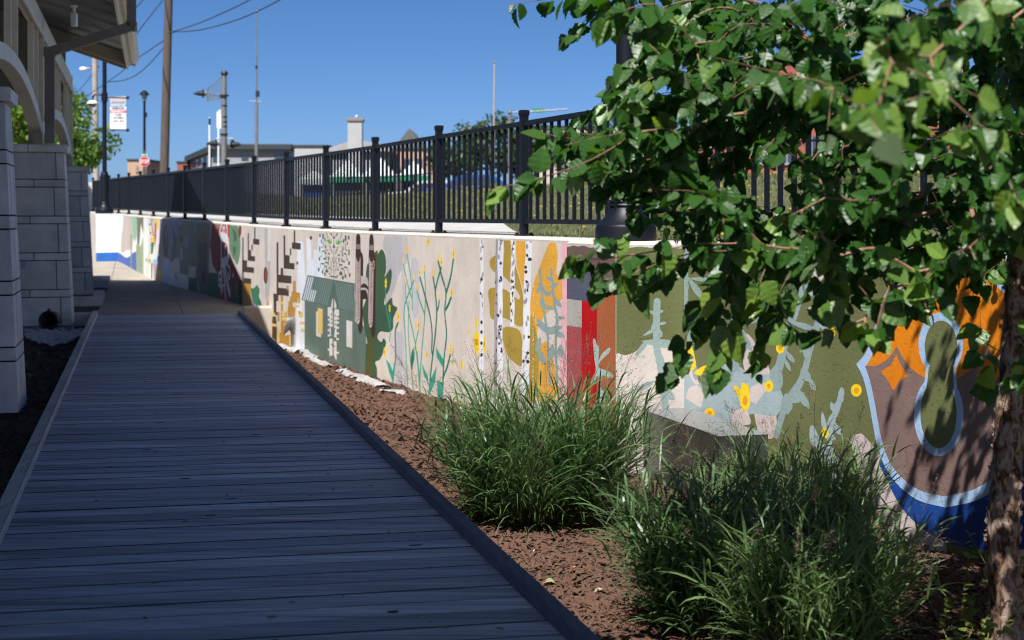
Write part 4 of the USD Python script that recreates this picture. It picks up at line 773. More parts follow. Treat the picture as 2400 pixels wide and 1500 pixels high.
# banner
m_ban = mat('banner_white', (.72, .72, .74), .7, .05); m_bgrey = mat('banner_grey', (.40, .38, .37), .7, .05); m_bblue = mat('banner_blue', (.05, .22, .42), .7, .05); m_bred = mat('banner_red', (.55, .06, .06), .7, .05); m_ink = mat('banner_ink', (.06, .06, .07), .7, .05)
ban = thing('banner', 'white market banner with blue and red bands hung on the far lamp', 'banner', px(277, 300, Yl))
def bq(x0, y0, x1, y1, d=0., t=.004):
    a, b = px(x0, y0, Yl + d), px(x1, y1, Yl + d); return bxm(a[0], b[0], Yl + d, Yl + d + t, b[2], a[2])
part(ban, 'cloth', bq(258, 226, 295.5, 302, 0, .006), m_ban)
part(ban, 'top_field', bq(258.3, 230, 295.2, 242, -.004), m_bgrey); part(ban, 'blue_band', bq(258.3, 242, 295.2, 249.4, -.004), m_bblue); part(ban, 'red_band', bq(258.3, 257.6, 295.2, 264.8, -.004), m_bred)
for i in range(5): 
    a = px(264 + 6.3 * i, 239, Yl - .008); part(ban, 'star', cat_([trimesh.creation.icosphere(0, .022)]).apply_translation(a), m_bred if i % 2 == 0 else m_bblue)
def lettering(t, txt, xc, yb, hpx, m, Y, name='lettering', maxw=None, d=-.010):
    h = hpx / F * Y; tm = meshkit.text_mesh(txt, h, .002, True); w = tm.bounds[1][0] - tm.bounds[0][0]
    if maxw: tm.apply_scale([min(1.0, maxw / F * Y / w), 1, 1]); w = tm.bounds[1][0] - tm.bounds[0][0]
    tm.apply_translation((-w / 2 - tm.bounds[0][0], 0, 0)); T = np.array([[1, 0, 0, 0], [0, 0, -1, 0], [0, 1, 0, 0], [0, 0, 0, 1.]]); tm.apply_transform(T)
    tm.apply_translation(px(xc, yb, Y) + [0, d, 0]); part(t, name, tm, m)
lettering(ban, 'WHEATON', 277, 248.4, 5.4, m_ban, Yl, maxw=34); lettering(ban, 'FRENCH', 277, 256.4, 5.6, m_ink, Yl, maxw=33); lettering(ban, 'MARKET', 277, 263.9, 5.6, m_ban, Yl, maxw=34)
lettering(ban, 'EVERY', 279, 271, 4.2, m_ink, Yl, maxw=16); lettering(ban, 'SATURDAY', 279, 278, 4.6, m_ink, Yl, maxw=26); lettering(ban, '8AM-2PM', 278, 285, 3.6, m_ink, Yl, maxw=30)
# ---------------------------------------------------------------- metal spout standing at the wall foot
m_galv = mat('galvanised', (.26, .25, .23), .45, .3, 9., .15, 60., metal=.75)
sb = px(690, 814, 21.4); spt = thing('metal_spout', 'grey metal hooded spout standing on a post at the wall foot', 'spout', sb)
part(spt, 'post', tube([sb, sb + [0, 0, .22]], .042, 14), m_galv, smooth=30)
part(spt, 'foot', lathe([(0, 0), (.07, 0), (.07, .02), (.045, .03)], sb + [0, 0, .0], 14), m_galv)
def section(c, ax, rx, ry, n=18):
    ax = np.array(ax, float) / np.linalg.norm(ax); side = np.cross(ax, [0, 1, 0]); side /= np.linalg.norm(side); oth = np.cross(ax, side)
    a = np.arange(n) * 2 * np.pi / n
    return np.array(c) + rx * np.cos(a)[:, None] * side + ry * np.sin(a)[:, None] * oth
rings = [section(sb + d, ax, a, b) for d, ax, a, b in (((.02, 0, .17), (0, 0, 1), .03, .03), ((.02, 0, .20), (0, 0, 1), .075, .065), ((.015, 0, .26), (-.1, 0, 1), .085, .085), ((.0, 0, .32), (-.35, 0, 1), .095, .095), ((-.03, -.01, .355), (-.8, 0, .75), .10, .10), ((-.07, -.02, .33), (-1, 0, .35), .115, .115), ((-.105, -.03, .30), (-1, 0, .2), .14, .13), ((-.10, -.03, .30), (-1, 0, .2), .12, .112), ((-.03, -.01, .32), (-1, 0, .3), .075, .075))]
n = 18; vv_ = np.vstack(rings); ff = []
for i in range(len(rings) - 1):
    for j in range(n): ff += [(i * n + j, i * n + (j + 1) % n, (i + 1) * n + (j + 1) % n), (i * n + j, (i + 1) * n + (j + 1) % n, (i + 1) * n + j)]
hood = trimesh.Trimesh(vv_, ff, process=False); trimesh.repair.fix_normals(hood)
part(spt, 'hood', hood, m_galv, smooth=40); part(spt, 'finial', lathe([(0, .40), (.018, .40), (.02, .425), (0, .44)], sb + [.02, 0, 0.0], 10), m_galv); part(spt, 'bolt', cat_([lathe([(0, 0), (.016, 0), (.016, .03), (0, .03)], sb + [.06, -.03, .19], 8)]), m_galv)
# ---------------------------------------------------------------- dark stone bench behind the grass
m_box = mat('polished_dark_stone', (.030, .036, .028), .22, .35, 25., .05, 80., spec=.6); m_boxt = mat('stone_top_sheen', (.16, .165, .165), .35, .2, 20., .1, 90.)  # paler top: the gloss reflection on the block is put into its colour
A = gpx(1508, 960, .17); B = gpx(1684, 1022, .17)
ex = (B - A)[:2]; Lb_ = np.linalg.norm(ex); ex /= Lb_; ey = np.array([-ex[1], ex[0]])
if ey[0] < 0: ey = -ey
bn = thing('stone_bench', 'low dark polished stone block behind the grass clumps by the wall', 'bench', (*A[:2], -.3))
part(bn, 'block', frame_mesh(bxm(0, Lb_, 0, .30, -.5, .168), ex, ey, (*A[:2], 0)), m_box)
part(bn, 'top_slab', frame_mesh(chamfer_box(-.002, Lb_ + .002, -.002, .302, .1685, .173, .002), ex, ey, (*A[:2], 0)), m_boxt)

# ---------------------------------------------------------------- station pavilion: stone columns, timber frame, roof
m_stone = [mat('cast_stone_%d' % i, c, .85, .26, 3.5, .7, 40., rnd=.1, detail=7.) for i, c in enumerate([(.53, .515, .505), (.48, .47, .465), (.56, .54, .52)])]
m_mortar = mat('mortar', (.03, .03, .03), .95, .2)
m_tim = mat('painted_timber', (.60, .55, .45), .6, .10, 5., .08, 60.); m_timd = mat('painted_timber_dark', (.36, .31, .24), .65, .1, 5., .08, 60.); m_pipe = mat('brown_downspout', (.17, .15, .135), .5, .12, 4., .05, 50.)
m_deck = mat('metal_deck', (.10, .11, .135), .45, .15, 3., .05, 40., metal=.2)
pav = thing('station_pavilion', 'open timber pavilion on battered stone columns left of the boardwalk', 'pavilion', BW(-3, 18, 0))
BAT = .048; CW = 1.06; CD = .86; ZB = -.40; ZC0, ZC1 = 2.258, 2.366
def column(vc, sc, full=True):
    """A battered stone column: courses of separate stones, 4 mm proud of a mortar core."""
    hw0, hd0 = CW / 2, CD / 2
    def half(z): k = BAT * (z + .054); return hw0 - k, hd0 - k
    def slab(z0, z1, a0, a1, b0, b1, inset=0.):     # a block whose sides follow the batter where they lie on the faces
        out = []
        for z in (z0, z1):
            w, d = half(z); w -= inset; d -= inset
            out.append([(max(a0, -1) * w if abs(a0) >= 1 else a0 * w, (b0) * d), (a1 * w, b0 * d), (a1 * w, b1 * d), (a0 * w, b1 * d)])
        v = [(x, y, z0) for x, y in out[0]] + [(x, y, z1) for x, y in out[1]]
        f = [(0, 2, 1), (0, 3, 2), (4, 5, 6), (4, 6, 7), (0, 1, 5), (0, 5, 4), (1, 2, 6), (1, 6, 5), (2, 3, 7), (2, 7, 6), (3, 0, 4), (3, 4, 7)]
        m = trimesh.Trimesh(v, f, process=False); m.apply_translation((vc, sc, 0)); return bwmesh(m)
    c = part(pav, 'stone_column', slab(-.06, ZC0, -1, 1, -1, 1, .012), m_mortar)
    part(c, 'footing', slab(ZB - .4, -.062, -1, 1, -1, 1, -.0), mat('footing_concrete', (.26, .25, .24), .9, .2, 4., .3, 40.))
    z = -.054; g = .0065; tall, band = .385, .103; i = 0
    while z < ZC0 - .02:
        z1 = min(z + (tall if i % 2 == 0 else band), ZC0)
        if i % 2 == 0:
            q = .74 if (i // 2) % 2 == 0 else .66
            cuts = [-1, -q, q, 1]
        else: cuts = [-1, -.02 + .1 * ((i // 2) % 2), 1]
        for a, b in zip(cuts[:-1], cuts[1:]):
            gg = g / hw0
            part(c, 'stone', slab(z + g, z1 - g, a + gg * (a > -1), b - gg * (b < 1), -1, -.5), m_stone[R.randint(3)])
            part(c, 'stone', slab(z + g, z1 - g, a + gg * (a > -1), b - gg * (b < 1), .5, 1), m_stone[R.randint(3)])
        gd = g / hd0
        for sd in (-1, 1):
            for b0, b1 in ((-.49, .02), (.02, .49)):
                part(c, 'stone', slab(z + g, z1 - g, -1 if sd < 0 else .55, -.55 if sd < 0 else 1, b0 + gd, b1 - gd), m_stone[R.randint(3)])
        z = z1; i += 1
    w, d = half(ZC0)
    for a, b in ((-w - .05, -.1 * w), (-.1 * w + .008, w + .05)):
        part(c, 'capstone', bwmesh(chamfer_box(vc + a, vc + b, sc - d - .05, sc + d + .05, ZC0 + .002, ZC1, .012)), m_stone[2])
    return c
SC = [12.62, 22.2, 31.75]; VC = -.866 - CW / 2; VP = -1.31
for s in SC: column(VC, s)
column(VC, 3.07)
for s in SC: column(-9.0, s)
EAVE_V, EAVE_Z, SLOPE, RIDGE_V = -.02, 4.42, .333, -5.2
S_END, S_NEAR = 32.25, -7.0
def BR(v, s, z): return BW(v - .0095 * (S_END - s), s, z)      # the eave runs a degree out of line with the boardwalk
def roofz(v): return EAVE_Z + .12 + (EAVE_V - v) * SLOPE
for s in [3.07] + SC:
    for v in (VP, -9.0 + .1):
        part(pav, 'post', bwmesh(bxm(v - .055, v + .055, s - .055, s + .055, ZC1, 4.12)), m_tim)
        part(pav, 'post', bwmesh(bxm(v - .14, v - .06, s - .07, s + .07, ZC1, 4.12)), m_timd)
for v in (VP, -8.9):
    part(pav, 'beam', bwmesh(bxm(v - .045, v + .045, S_NEAR, S_END - .35, 3.83, 4.12)), m_tim)
    part(pav, 'beam_trim', bwmesh(bxm(v + .0455, v + .07, S_NEAR, S_END - .36, 3.80, 3.90)), m_tim)
def arch(v, a, b):
    n = 18; t = np.linspace(0, 1, n); s = a + (b - a) * t; rise = .46 * (1 - (2 * t - 1) ** 2); z0 = 2.50 + rise; th = .16
    P = []
    for si, zi in zip(s, z0): P += [(v - .11, si, zi), (v + .045, si, zi), (v + .045, si, zi + th), (v - .11, si, zi + th)]
    f = []
    for i in range(n - 1):
        for j in range(4): A_, B_ = i * 4 + j, i * 4 + (j + 1) % 4; f += [(A_, B_, B_ + 4), (A_, B_ + 4, A_ + 4)]
    e = (n - 1) * 4; f += [(0, 2, 1), (0, 3, 2), (e, e + 1, e + 2), (e, e + 2, e + 3)]
    m = trimesh.Trimesh(P, f, process=False); trimesh.repair.fix_normals(m); return m
for a, b in zip(([3.07] + SC)[:-1], SC):
    part(pav, 'arch', bwmesh(arch(VP, a + .06, b - .06)), m_tim)
    L = b - a
    for o in (.85, 1.75, 4.3, 5.2, L - 1.75, L - .85):
        t = o / L; z = 2.50 + .46 * (1 - (2 * t - 1) ** 2) + .18
        part(pav, 'mullion', bwmesh(bxm(VP - .035, VP + .035, a + o - .04, a + o + .04, z, 3.832)), m_tim)
    part(pav, 'bracket', bwmesh(bxm(VP - .055, VP + .055, b - .30, b - .06, ZC1, 2.53)), m_timd)
# rafters follow the roof slope
def rafter(s, w=.09, h=.22):
    for sg in (1, -1):
        v0, v1 = (EAVE_V - .20, RIDGE_V) if sg > 0 else (2 * RIDGE_V - EAVE_V + .20, RIDGE_V)
        z0, z1 = roofz(EAVE_V - .2) - .16, roofz(RIDGE_V) - .16
        part(pav, 'rafter', bar(BR(v0, s, z0), BR(v1, s, z1), w, h), m_timd)
for s in (-4.5, 3.07, 7.9, 12.62, 17.4, 22.35, 31.6): rafter(s)
rafter(S_END - .06, .05, .26)
# roof deck with ribs running down the slope, roof skin above it
ns = 1600; sv = np.linspace(S_NEAR, S_END, ns); ribs = .008 * (np.abs(((sv / .10) % 1) - .5) * 4 - 1).clip(-.6, .6)
for sg in (1, -1):
    va, vb = (EAVE_V - .12, RIDGE_V) if sg > 0 else (2 * RIDGE_V - EAVE_V + .12, RIDGE_V)
    za, zb = roofz(EAVE_V - .12) - .03, roofz(RIDGE_V) - .03
    P = np.array([[BR(va, s, za + r), BR(vb, s, zb + r)] for s, r in zip(sv, ribs)]).reshape(-1, 3)
    part(pav, 'roof_deck', trimesh.Trimesh(P, grid_faces(ns, 2), process=False), m_deck)
    c = [(va, za + .03), (vb, zb + .03), (vb, zb + .11), (va, za + .11)]
    P = [BR(v, s, z) for s in (S_NEAR, S_END) for v, z in c]; f = [(0, 1, 2), (0, 2, 3), (4, 6, 5), (4, 7, 6)] + [t for j in range(4) for t in ((j, j + 4, (j + 1) % 4), ((j + 1) % 4, j + 4, (j + 1) % 4 + 4))]
    part(pav, 'roof', trimesh.Trimesh(P, f, process=False), mat('roof_shingle', (.12, .11, .10), .9, .3, 12., .5, 30.))
m_fas = mat('fascia_paint', (.66, .60, .52), .55, .08, 5., .06, 60.)
part(pav, 'fascia', bar(BR(EAVE_V - .2025, S_NEAR, EAVE_Z + .035), BR(EAVE_V - .2025, S_END, EAVE_Z + .035), .035, .27), m_fas)
part(pav, 'fascia', bar(BR(EAVE_V - .172, S_NEAR, EAVE_Z + .095), BR(EAVE_V - .172, S_END + .02, EAVE_Z + .095), .025, .19), m_fas)
gp = [(-.158, .17), (-.158, .04), (-.11, .01), (-.04, .02), (.0, .07), (.02, .18), (.005, .18), (-.012, .08), (-.05, .035), (-.11, .025), (-.145, .05), (-.145, .17)]
P = [BR(EAVE_V + a, s, EAVE_Z + b) for s in (S_NEAR, S_END + .05) for a, b in gp]; n = len(gp)
f = [t for j in range(n) for t in ((j, (j + 1) % n, j + n), ((j + 1) % n, (j + 1) % n + n, j + n))]
part(pav, 'gutter', trimesh.Trimesh(P, f, process=False), m_fas)
part(pav, 'rake_board', bar(BW(EAVE_V - .02, S_END + .03, roofz(EAVE_V - .02) - .05), BW(RIDGE_V, S_END + .03, roofz(RIDGE_V) - .05), .035, .24), m_fas)
part(pav, 'rake_board', bar(BW(2 * RIDGE_V - EAVE_V, S_END + .03, roofz(EAVE_V) - .05), BW(RIDGE_V, S_END + .03, roofz(RIDGE_V) - .05), .035, .24), m_fas)
gv = [-1.37, -1.37, RIDGE_V, -9.05, -9.05]; gz = [3.62, roofz(-1.37) - .06, roofz(RIDGE_V) - .06, roofz(-1.37) - .06, 3.62]
gpoly = trimesh.creation.extrude_polygon(Polygon(list(zip(gv, gz))), .05, engine='earcut'); gpoly.apply_transform(np.array([[1, 0, 0, 0], [0, 0, 1, 31.42], [0, 1, 0, 0], [0, 0, 0, 1.]])); gpoly.invert()
part(pav, 'gable_panel', bwmesh(gpoly), mat('gable_siding', (.17, .16, .15), .75, .12, 3., .2, 30., aniso=(0., (1., 1., 14.))))
part(pav, 'tie_beam', bwmesh(bxm(-9.0, -1.38, 31.36, 31.415, 3.55, 3.80)), m_timd)
# downspout from gutter to the second column
vd, sd_ = -1.15, 22.2 - .46
pts_ = [BW(EAVE_V - .08, sd_, EAVE_Z + .02), BW(EAVE_V - .08, sd_, 3.92), BW(vd, sd_, 3.60), BW(vd, sd_, ZC1 + .004)]
pts_[1][2] = px(300, 62, pts_[1][1])[2]; pts_[2][2] = px(114, 122, pts_[2][1])[2]
for a, b in zip(pts_[:-1], pts_[1:]): part(pav, 'downspout', bar(a, b, .125, .125, up=(*UX, 0)), m_pipe)
for q in pts_[1:3]: part(pav, 'downspout_elbow', trimesh.creation.box((.129, .129, .129)).apply_translation(q), m_pipe)
# floor behind the columns
single('paving', bwmesh(bxm(-10, -2.05, -8, 33, -.3, -.05)), m_conc, 'concrete floor of the pavilion behind the columns', 'paving', kind='structure')
# bits on the pavilion
pl_ = thing('floodlight', 'small white fitting hanging from a rafter under the pavilion eave', 'floodlight', px(174, 22, 22.1))
q = px(174, 20, 22.1); part(pl_, 'mount', cat_([lathe([(0, 0), (.05, 0), (.05, .02), (0, .02)], q + [0, 0, .02], 12), tube([q + [0, 0, .02], q + [0, 0, -.07]], .022, 8)]), mat('white_housing', (.75, .75, .74), .4, .05)); part(pl_, 'head', chamfer_box(-.035, .035, -.05, .05, -.25, -.06, .01).apply_translation(q), mats['white_housing'])
eb = thing('junction_box', 'small grey electrical box on the face of the middle stone column', 'junction box', px(57, 621, 21.1))
q = BW(-1.77, 22.2 - CD / 2 + .002, 0); Yq = q[1]
a_, b_ = px(50.5, 630, Yq - .08), px(63, 612, Yq - .08); part(eb, 'box', chamfer_box(a_[0], b_[0], Yq - .11, Yq - .02, a_[2], b_[2], .006), mat('grey_box', (.28, .31, .36), .5, .05))
# drain outlet with pebbles
Yd = 20.72; dc = px(119, 750, Yd)
dr = thing('drain_outlet', 'round dark metal drain outlet at the foot of the middle column', 'drain', dc)
ring = trimesh.creation.revolve(np.array([(.07, .06), (.085, -.02), (.11, -.10), (.128, -.12), (.128, -.085), (.115, .06)]), sections=28); Tm = np.array([[1, 0, 0, 0], [0, 0, 1, 0], [0, -1, 0, 0], [0, 0, 0, 1.]]); Tm2 = trimesh.transformations.rotation_matrix(math.pi, [1, 0, 0]) 
ring.apply_transform(np.array([[1, 0, 0, 0], [0, 0, 1, 0], [0, 1, 0, 0], [0, 0, 0, 1.]])); ring.invert() if ring.volume < 0 else None
rg = ring.copy(); rg.apply_translation(dc); part(dr, 'flange', rg, mat('cast_bronze', (.07, .065, .062), .45, .2, 9., .1, metal=.5), smooth=40)
part(dr, 'throat', trimesh.creation.cylinder(.072, .02, sections=24, transform=trimesh.transformations.rotation_matrix(math.pi / 2, [1, 0, 0])).apply_translation(dc + [0, .05, 0]), mat('drain_black', (.004, .004, .005), .9))
for t in (0, 2.1, -2.1): part(dr, 'lug', trimesh.creation.icosphere(1, .024).apply_translation(dc + np.array([.125 * math.sin(t), -.08, .135 * math.cos(t)])), mats['cast_bronze'], smooth=40)
rr = np.random.RandomState(5); pb = []
for i in range(700):
    x, y = rr.uniform(58, 200), rr.normal(789, 10)
    if not (768 + (x - 60) * .05 < y < 782 + 28 * math.sin(min(1, (x - 50) / 150) * math.pi)): continue
    g_ = gpx(x, y, -.10); s_ = trimesh.creation.icosphere(1, 1.0); s_.vertices *= 1 + rr.normal(0, .08, (len(s_.vertices), 1)); s_.apply_scale(rr.uniform(.018, .04, 3) * [1, 1, .6]); s_.apply_transform(trimesh.transformations.rotation_matrix(rr.uniform(0, 6), [0, 0, 1])); s_.apply_translation(g_ + [0, 0, rr.uniform(-.005, .02)]); pb.append(s_)
single('pebbles', cat_(pb), mat('pale_pebbles', (.40, .40, .40), .8, .3, 30.), 'pale pebbles heaped under the round drain outlet', 'pebbles', kind='stuff', smooth=40)
# ---------------------------------------------------------------- background beyond the fence
def ground_at(x, y):
    d = -((x - F0[0]) * NW[0] + (y - F0[1]) * NW[1]); s = (x - F0[0]) * DW[0] + (y - F0[1]) * DW[1]
    return float(lawn_z(np.array(s), np.array(d))) if d > .14 else float(-.55 + smooth((y - 45) / 70) * 2.0)
def base_of(x, Y): return ground_at((x - 1200) / F * Y, Y)
m_wood = mat('pole_wood', (.085, .066, .054), .9, .3, 3., .5, 30., aniso=(0., (8., 8., .8)))
m_steel = mat('mast_steel', (.19, .185, .18), .5, .2, 5., .1, 50., metal=.3); m_dark = mat('signal_black', (.015, .016, .018), .5)
def pole(name, lab, cat, x, Y, ytop, r0, r1, m, xt=None, group=None):
    zb = base_of(x, Y) - .3; b = px(x, HOR, Y); b[2] = zb; t = px(xt if xt else x, ytop, Y)
    th = thing(name, lab, cat, b, group); part(th, 'shaft', tube([b + (t - b) * i / 6 for i in range(7)], np.linspace(r0, r1, 7), 12), m, smooth=40); return th, b, t
up, ub, ut = pole('utility_pole', 'tall dark timber utility pole rising behind the far part of the fence', 'utility pole', 382, 50, -260, .15, .12, m_wood, 402)
part(up, 'insulator', tube([px(394, 75, 49.9), px(408, 76, 49.9)], .02, 6), m_dark)
up2, _, _ = pole('utility_pole', 'slimmer pale utility pole with a street light left of the banner lamp', 'utility pole', 226, 70, 128, .15, .12, mat('pale_pole', (.33, .29, .25), .9, .2, 3., .3, 30.), 222)
part(up2, 'light_arm', tube([px(222, 166, 70), px(214, 160, 70), px(202, 160, 70)], .035, 6), m_steel); part(up2, 'light_head', trimesh.creation.icosphere(2, 1.0).apply_scale((.17, .12, .10)).apply_translation(px(195, 162, 70)), mat('white_housing', (.75, .75, .74), .4, .05), smooth=True)
part(up2, 'crossarm', bar(px(213, 156, 70), px(232, 156, 70), .08, .10), m_wood)
# wires
m_wire = mat('wire', (.03, .032, .036), .6)
def wire(pts, lab, Y=50.):
    p = [px(x, y, Y + dy) for x, y, dy in pts]; single('overhead_wire', tube(smoothline(np.array(p), n=8), .017, 5), m_wire, lab, 'wire')
wire([(403, 75, 0), (470, 70, -4), (560, 45, -8), (655, 0, -12), (760, -70, -16)], 'dark lower wire sagging from the tall timber pole towards upper right')
wire([(403, 75, 0), (470, 53, -4), (585, 0, -8), (680, -60, -12)], 'thin upper wire from the tall timber pole towards upper right')
wire([(388, -8, 0), (350, 40, -2), (318, 82, -4), (300, 108, -5), (286, 130, -6)], 'steep wire running down left from the tall timber pole top')
wire([(384, 95, 0), (350, 118, 3), (318, 140, 6), (280, 172, 10), (226, 210, 16), (175, 245, 22)], 'straight wire below the pavilion eave going down left')
wire([(384, 112, 0), (350, 150, 2), (320, 175, 4), (290, 188, 6), (253, 192, 9)], 'sagging wire from the tall timber pole to the banner lamp')
wire([(340, -5, 0), (318, 18, -2), (300, 36, -3)], 'short wire crossing the sky beside the pavilion eave')
wire([(222, 165, 20), (200, 195, 20), (175, 222, 20)], 'faint wire left of the pale utility pole')
# lamp with street name and stop sign
l2, lb, ltop = pole('street_lamp', 'black post-top street lamp behind the stop sign beyond the fence', 'street lamp', 338.5, 80, 240, .085, .06, m_black)
lantern(l2, px(338.5, 241, 80)[:2], px(338.5, 241, 80)[2], .92)
part(l2, 'fitting', bxm(-.03, .12, -.05, .05, -.12, .12).apply_translation(px(339, 269, 80)), m_black)
ss_ = thing('stop_sign', 'red octagonal stop sign below a green street name plate', 'sign', px(338.5, 440, 79.7))
a = np.arange(8) * math.pi / 4 + math.pi / 8; oc = lambda r: Polygon(np.c_[r * np.cos(a), r * np.sin(a)])
def vplate(poly, th, c):
    m = trimesh.creation.extrude_polygon(poly, th, engine='earcut'); m.apply_transform(np.array([[1, 0, 0, 0], [0, 0, -1, 0], [0, 1, 0, 0], [0, 0, 0, 1.]])); m.apply_translation(c); return m
cs = px(338.5, 378.5, 79.7)
part(ss_, 'post', tube([cs + [0, .03, -1.9], cs + [0, .03, .55]], .03, 8), m_steel)
part(ss_, 'plate_edge', vplate(oc(.272), .006, cs), mat('sign_white', (.75, .75, .75), .5, .03)); part(ss_, 'plate', vplate(oc(.252), .004, cs + [0, -.007, 0]), mat('sign_red', (.42, .012, .02), .5, .05))
lettering(ss_, 'STOP', 338.5, 382.8, 8.4, mats['sign_white'], 79.7, maxw=20, d=-.016)
part(ss_, 'name_plate', bxm(-.22, .22, -.01, .0, -.055, .055).apply_translation(px(339, 362.5, 79.7)), mat('sign_green', (.01, .20, .08), .5, .05)); lettering(ss_, 'Main St', 339, 364.2, 3.4, mats['sign_white'], 79.7, maxw=16, d=-.014)
# railway crossing signal mast
YS = 62.; sm, smb, smt = pole('signal_mast', 'grey railway signal mast with cantilevered lights behind the fence', 'signal mast', 525, YS, 172, .135, .105, m_steel)
part(sm, 'mast_cap', lathe([(0, .08), (.10, .06), (.14, -.02), (.14, -.1), (.1, -.1)], px(526, 170, YS), 14), m_dark)
for y, w in ((224, 11), (248, 7), (274, 7), (286, 7), (297, 7), (315, 9)): part(sm, 'band', lathe([(.1, -.03), (w / F * YS, -.03), (w / F * YS, .03), (.1, .03)], px(525.5, y, YS), 14), m_dark)
tr = [tube([px(519, 178, YS), px(502, 197, YS), px(487, 205, YS)], .022, 5), tube([px(519, 224, YS), px(490, 218, YS), px(480, 213, YS)], .03, 5), tube([px(519, 228, YS), px(485, 236, YS)], .03, 5), tube([px(487, 205, YS), px(485, 236, YS)], .03, 5)]
for i in range(6): tr.append(tube([px(514 - 5 * i, 183 + 4.2 * i, YS), px(516 - 5.4 * i, 223 - i, YS)], .010, 4))
for i in range(5): tr.append(tube([px(516 - 6 * i, 222 - .8 * i, YS), px(512 - 6 * i, 229 + 1.2 * i, YS)], .018, 4))
part(sm, 'bracket_truss', cat_(tr), m_steel)
def flasher(c, s):
    d = trimesh.creation.cylinder(.17, .035, sections=20, transform=trimesh.transformations.rotation_matrix(1.2 * s, [0, 0, 1]) @ trimesh.transformations.rotation_matrix(math.pi / 2, [1, 0, 0])); d.apply_translation(c); part(sm, 'signal_disc', d, m_dark)
    h = tube([c, c + [.2 * s, -.06, .0], c + [.36 * s, -.1, -.02]], [.11, .09, .02], 10); part(sm, 'signal_hood', h, m_dark); part(sm, 'signal_back', trimesh.creation.icosphere(2, .10).apply_translation(c + [-.05 * s, .03, 0]), mat('signal_grey', (.28, .28, .29), .5), smooth=True)
flasher(px(476, 219, YS), -1); flasher(px(545, 338, YS), 1); flasher(px(506, 336, YS), -1)
part(sm, 'light_bracket', tube([px(506, 326, YS), px(525, 325, YS), px(546, 325, YS)], .03, 6), m_steel)
# radio mast and other poles
YA = 75.; am, _, _ = pole('radio_mast', 'thin tall steel radio mast with a crossbar above the grey building', 'mast', 601, YA, 238, .085, .075, m_steel)
part(am, 'upper_tube', tube([px(601, 238, YA), px(602, 30, YA)], [.045, .028], 8), m_steel); part(am, 'crossbar', tube([px(585, 237, YA), px(614, 239, YA)], .025, 6), m_steel); part(am, 'bracket', bxm(-.05, .12, -.06, .06, -.14, .14).apply_translation(px(602, 220, YA)), m_dark); part(am, 'collar', lathe([(.03, -.06), (.06, -.06), (.06, .06), (.03, .06)], px(601, 157, YA), 10), m_dark); part(am, 'tip', trimesh.creation.icosphere(1, .06).apply_translation(px(602, 27, YA)), m_steel)
pm, _, _ = pole('flag_pole', 'thin pale pole rising behind the nearer part of the fence', 'pole', 1155, 70, 148, .06, .035, mat('pale_pole', (.33, .29, .25), .9, .2, 3., .3, 30.), 1159)
part(pm, 'tip', trimesh.creation.icosphere(1, .06).apply_translation(px(1159, 146, 70)), m_steel)
tm, _, _ = pole('traffic_mast', 'traffic signal mast with a long arm just above the fence rail', 'signal mast', 1195, 78, 258, .10, .08, m_steel)
part(tm, 'arm', tube([px(1195, 264, 78), px(1240, 262, 78), px(1330, 256, 78)], .04, 6), m_steel); part(tm, 'cap', lathe([(0, .12), (.12, .05), (.14, -.05), (0, -.05)], px(1195, 262, 78), 10), m_steel); part(tm, 'sign_plate', bxm(-.3, .3, -.02, .02, -.10, .10).apply_translation(px(1262, 259, 78)), mats['sign_green'])
wm, _, _ = pole('antenna', 'slim banded white antenna left of the railway signal mast', 'antenna', 491, 110, 275, .07, .05, mat('white_housing', (.75, .75, .74), .4, .05)); part(wm, 'dark_band', tube([px(491.5, 277, 110), px(491.5, 292, 110)], .075, 8), m_dark)
wm, _, _ = pole('antenna', 'white panel antenna cluster partly hidden by the railway signal mast', 'antenna', 512, 105, 262, .06, .05, mats['white_housing'])
for x, y0, y1 in ((510, 262, 300), (515, 257, 290), (517, 268, 302)): part(wm, 'panel', bar(px(x, y0, 105), px(x, y1, 105), .12, .08), mats['white_housing'])
# buildings
def wallbox(name, t, c0, c1, z0, z1, m): return part(t, name, bxm(c0[0], c1[0], c0[1], c1[1], z0, z1), m)
m_gb = mat('pale_grey_brick', (.27, .265, .275), .85, .12, 2., .3, 20.); m_gd = mat('dark_fascia', (.035, .04, .045), .6); m_win = mat('dark_window', (.03, .045, .07), .12, .1, spec=.8)
YB = 130.; g0 = base_of(560, YB); b0, b1 = px(496, 350, YB), px(676, 350, YB)
gb = thing('grey_building', 'flat-roofed pale grey brick building with a dark fascia behind the signal mast', 'building', (*b0[:2], g0))
zt_ = px(560, 350, YB)[2]
ang = math.atan2(-6, 30)
wallbox('wall', gb, (b0[0], YB), (b1[0], YB + 12), g0 - .5, zt_, m_gb)
part(gb, 'fascia', chamfer_box(b0[0] - .3, b1[0] + .3, YB - .5, YB + 12.3, zt_, zt_ + .42, .04), m_gd)
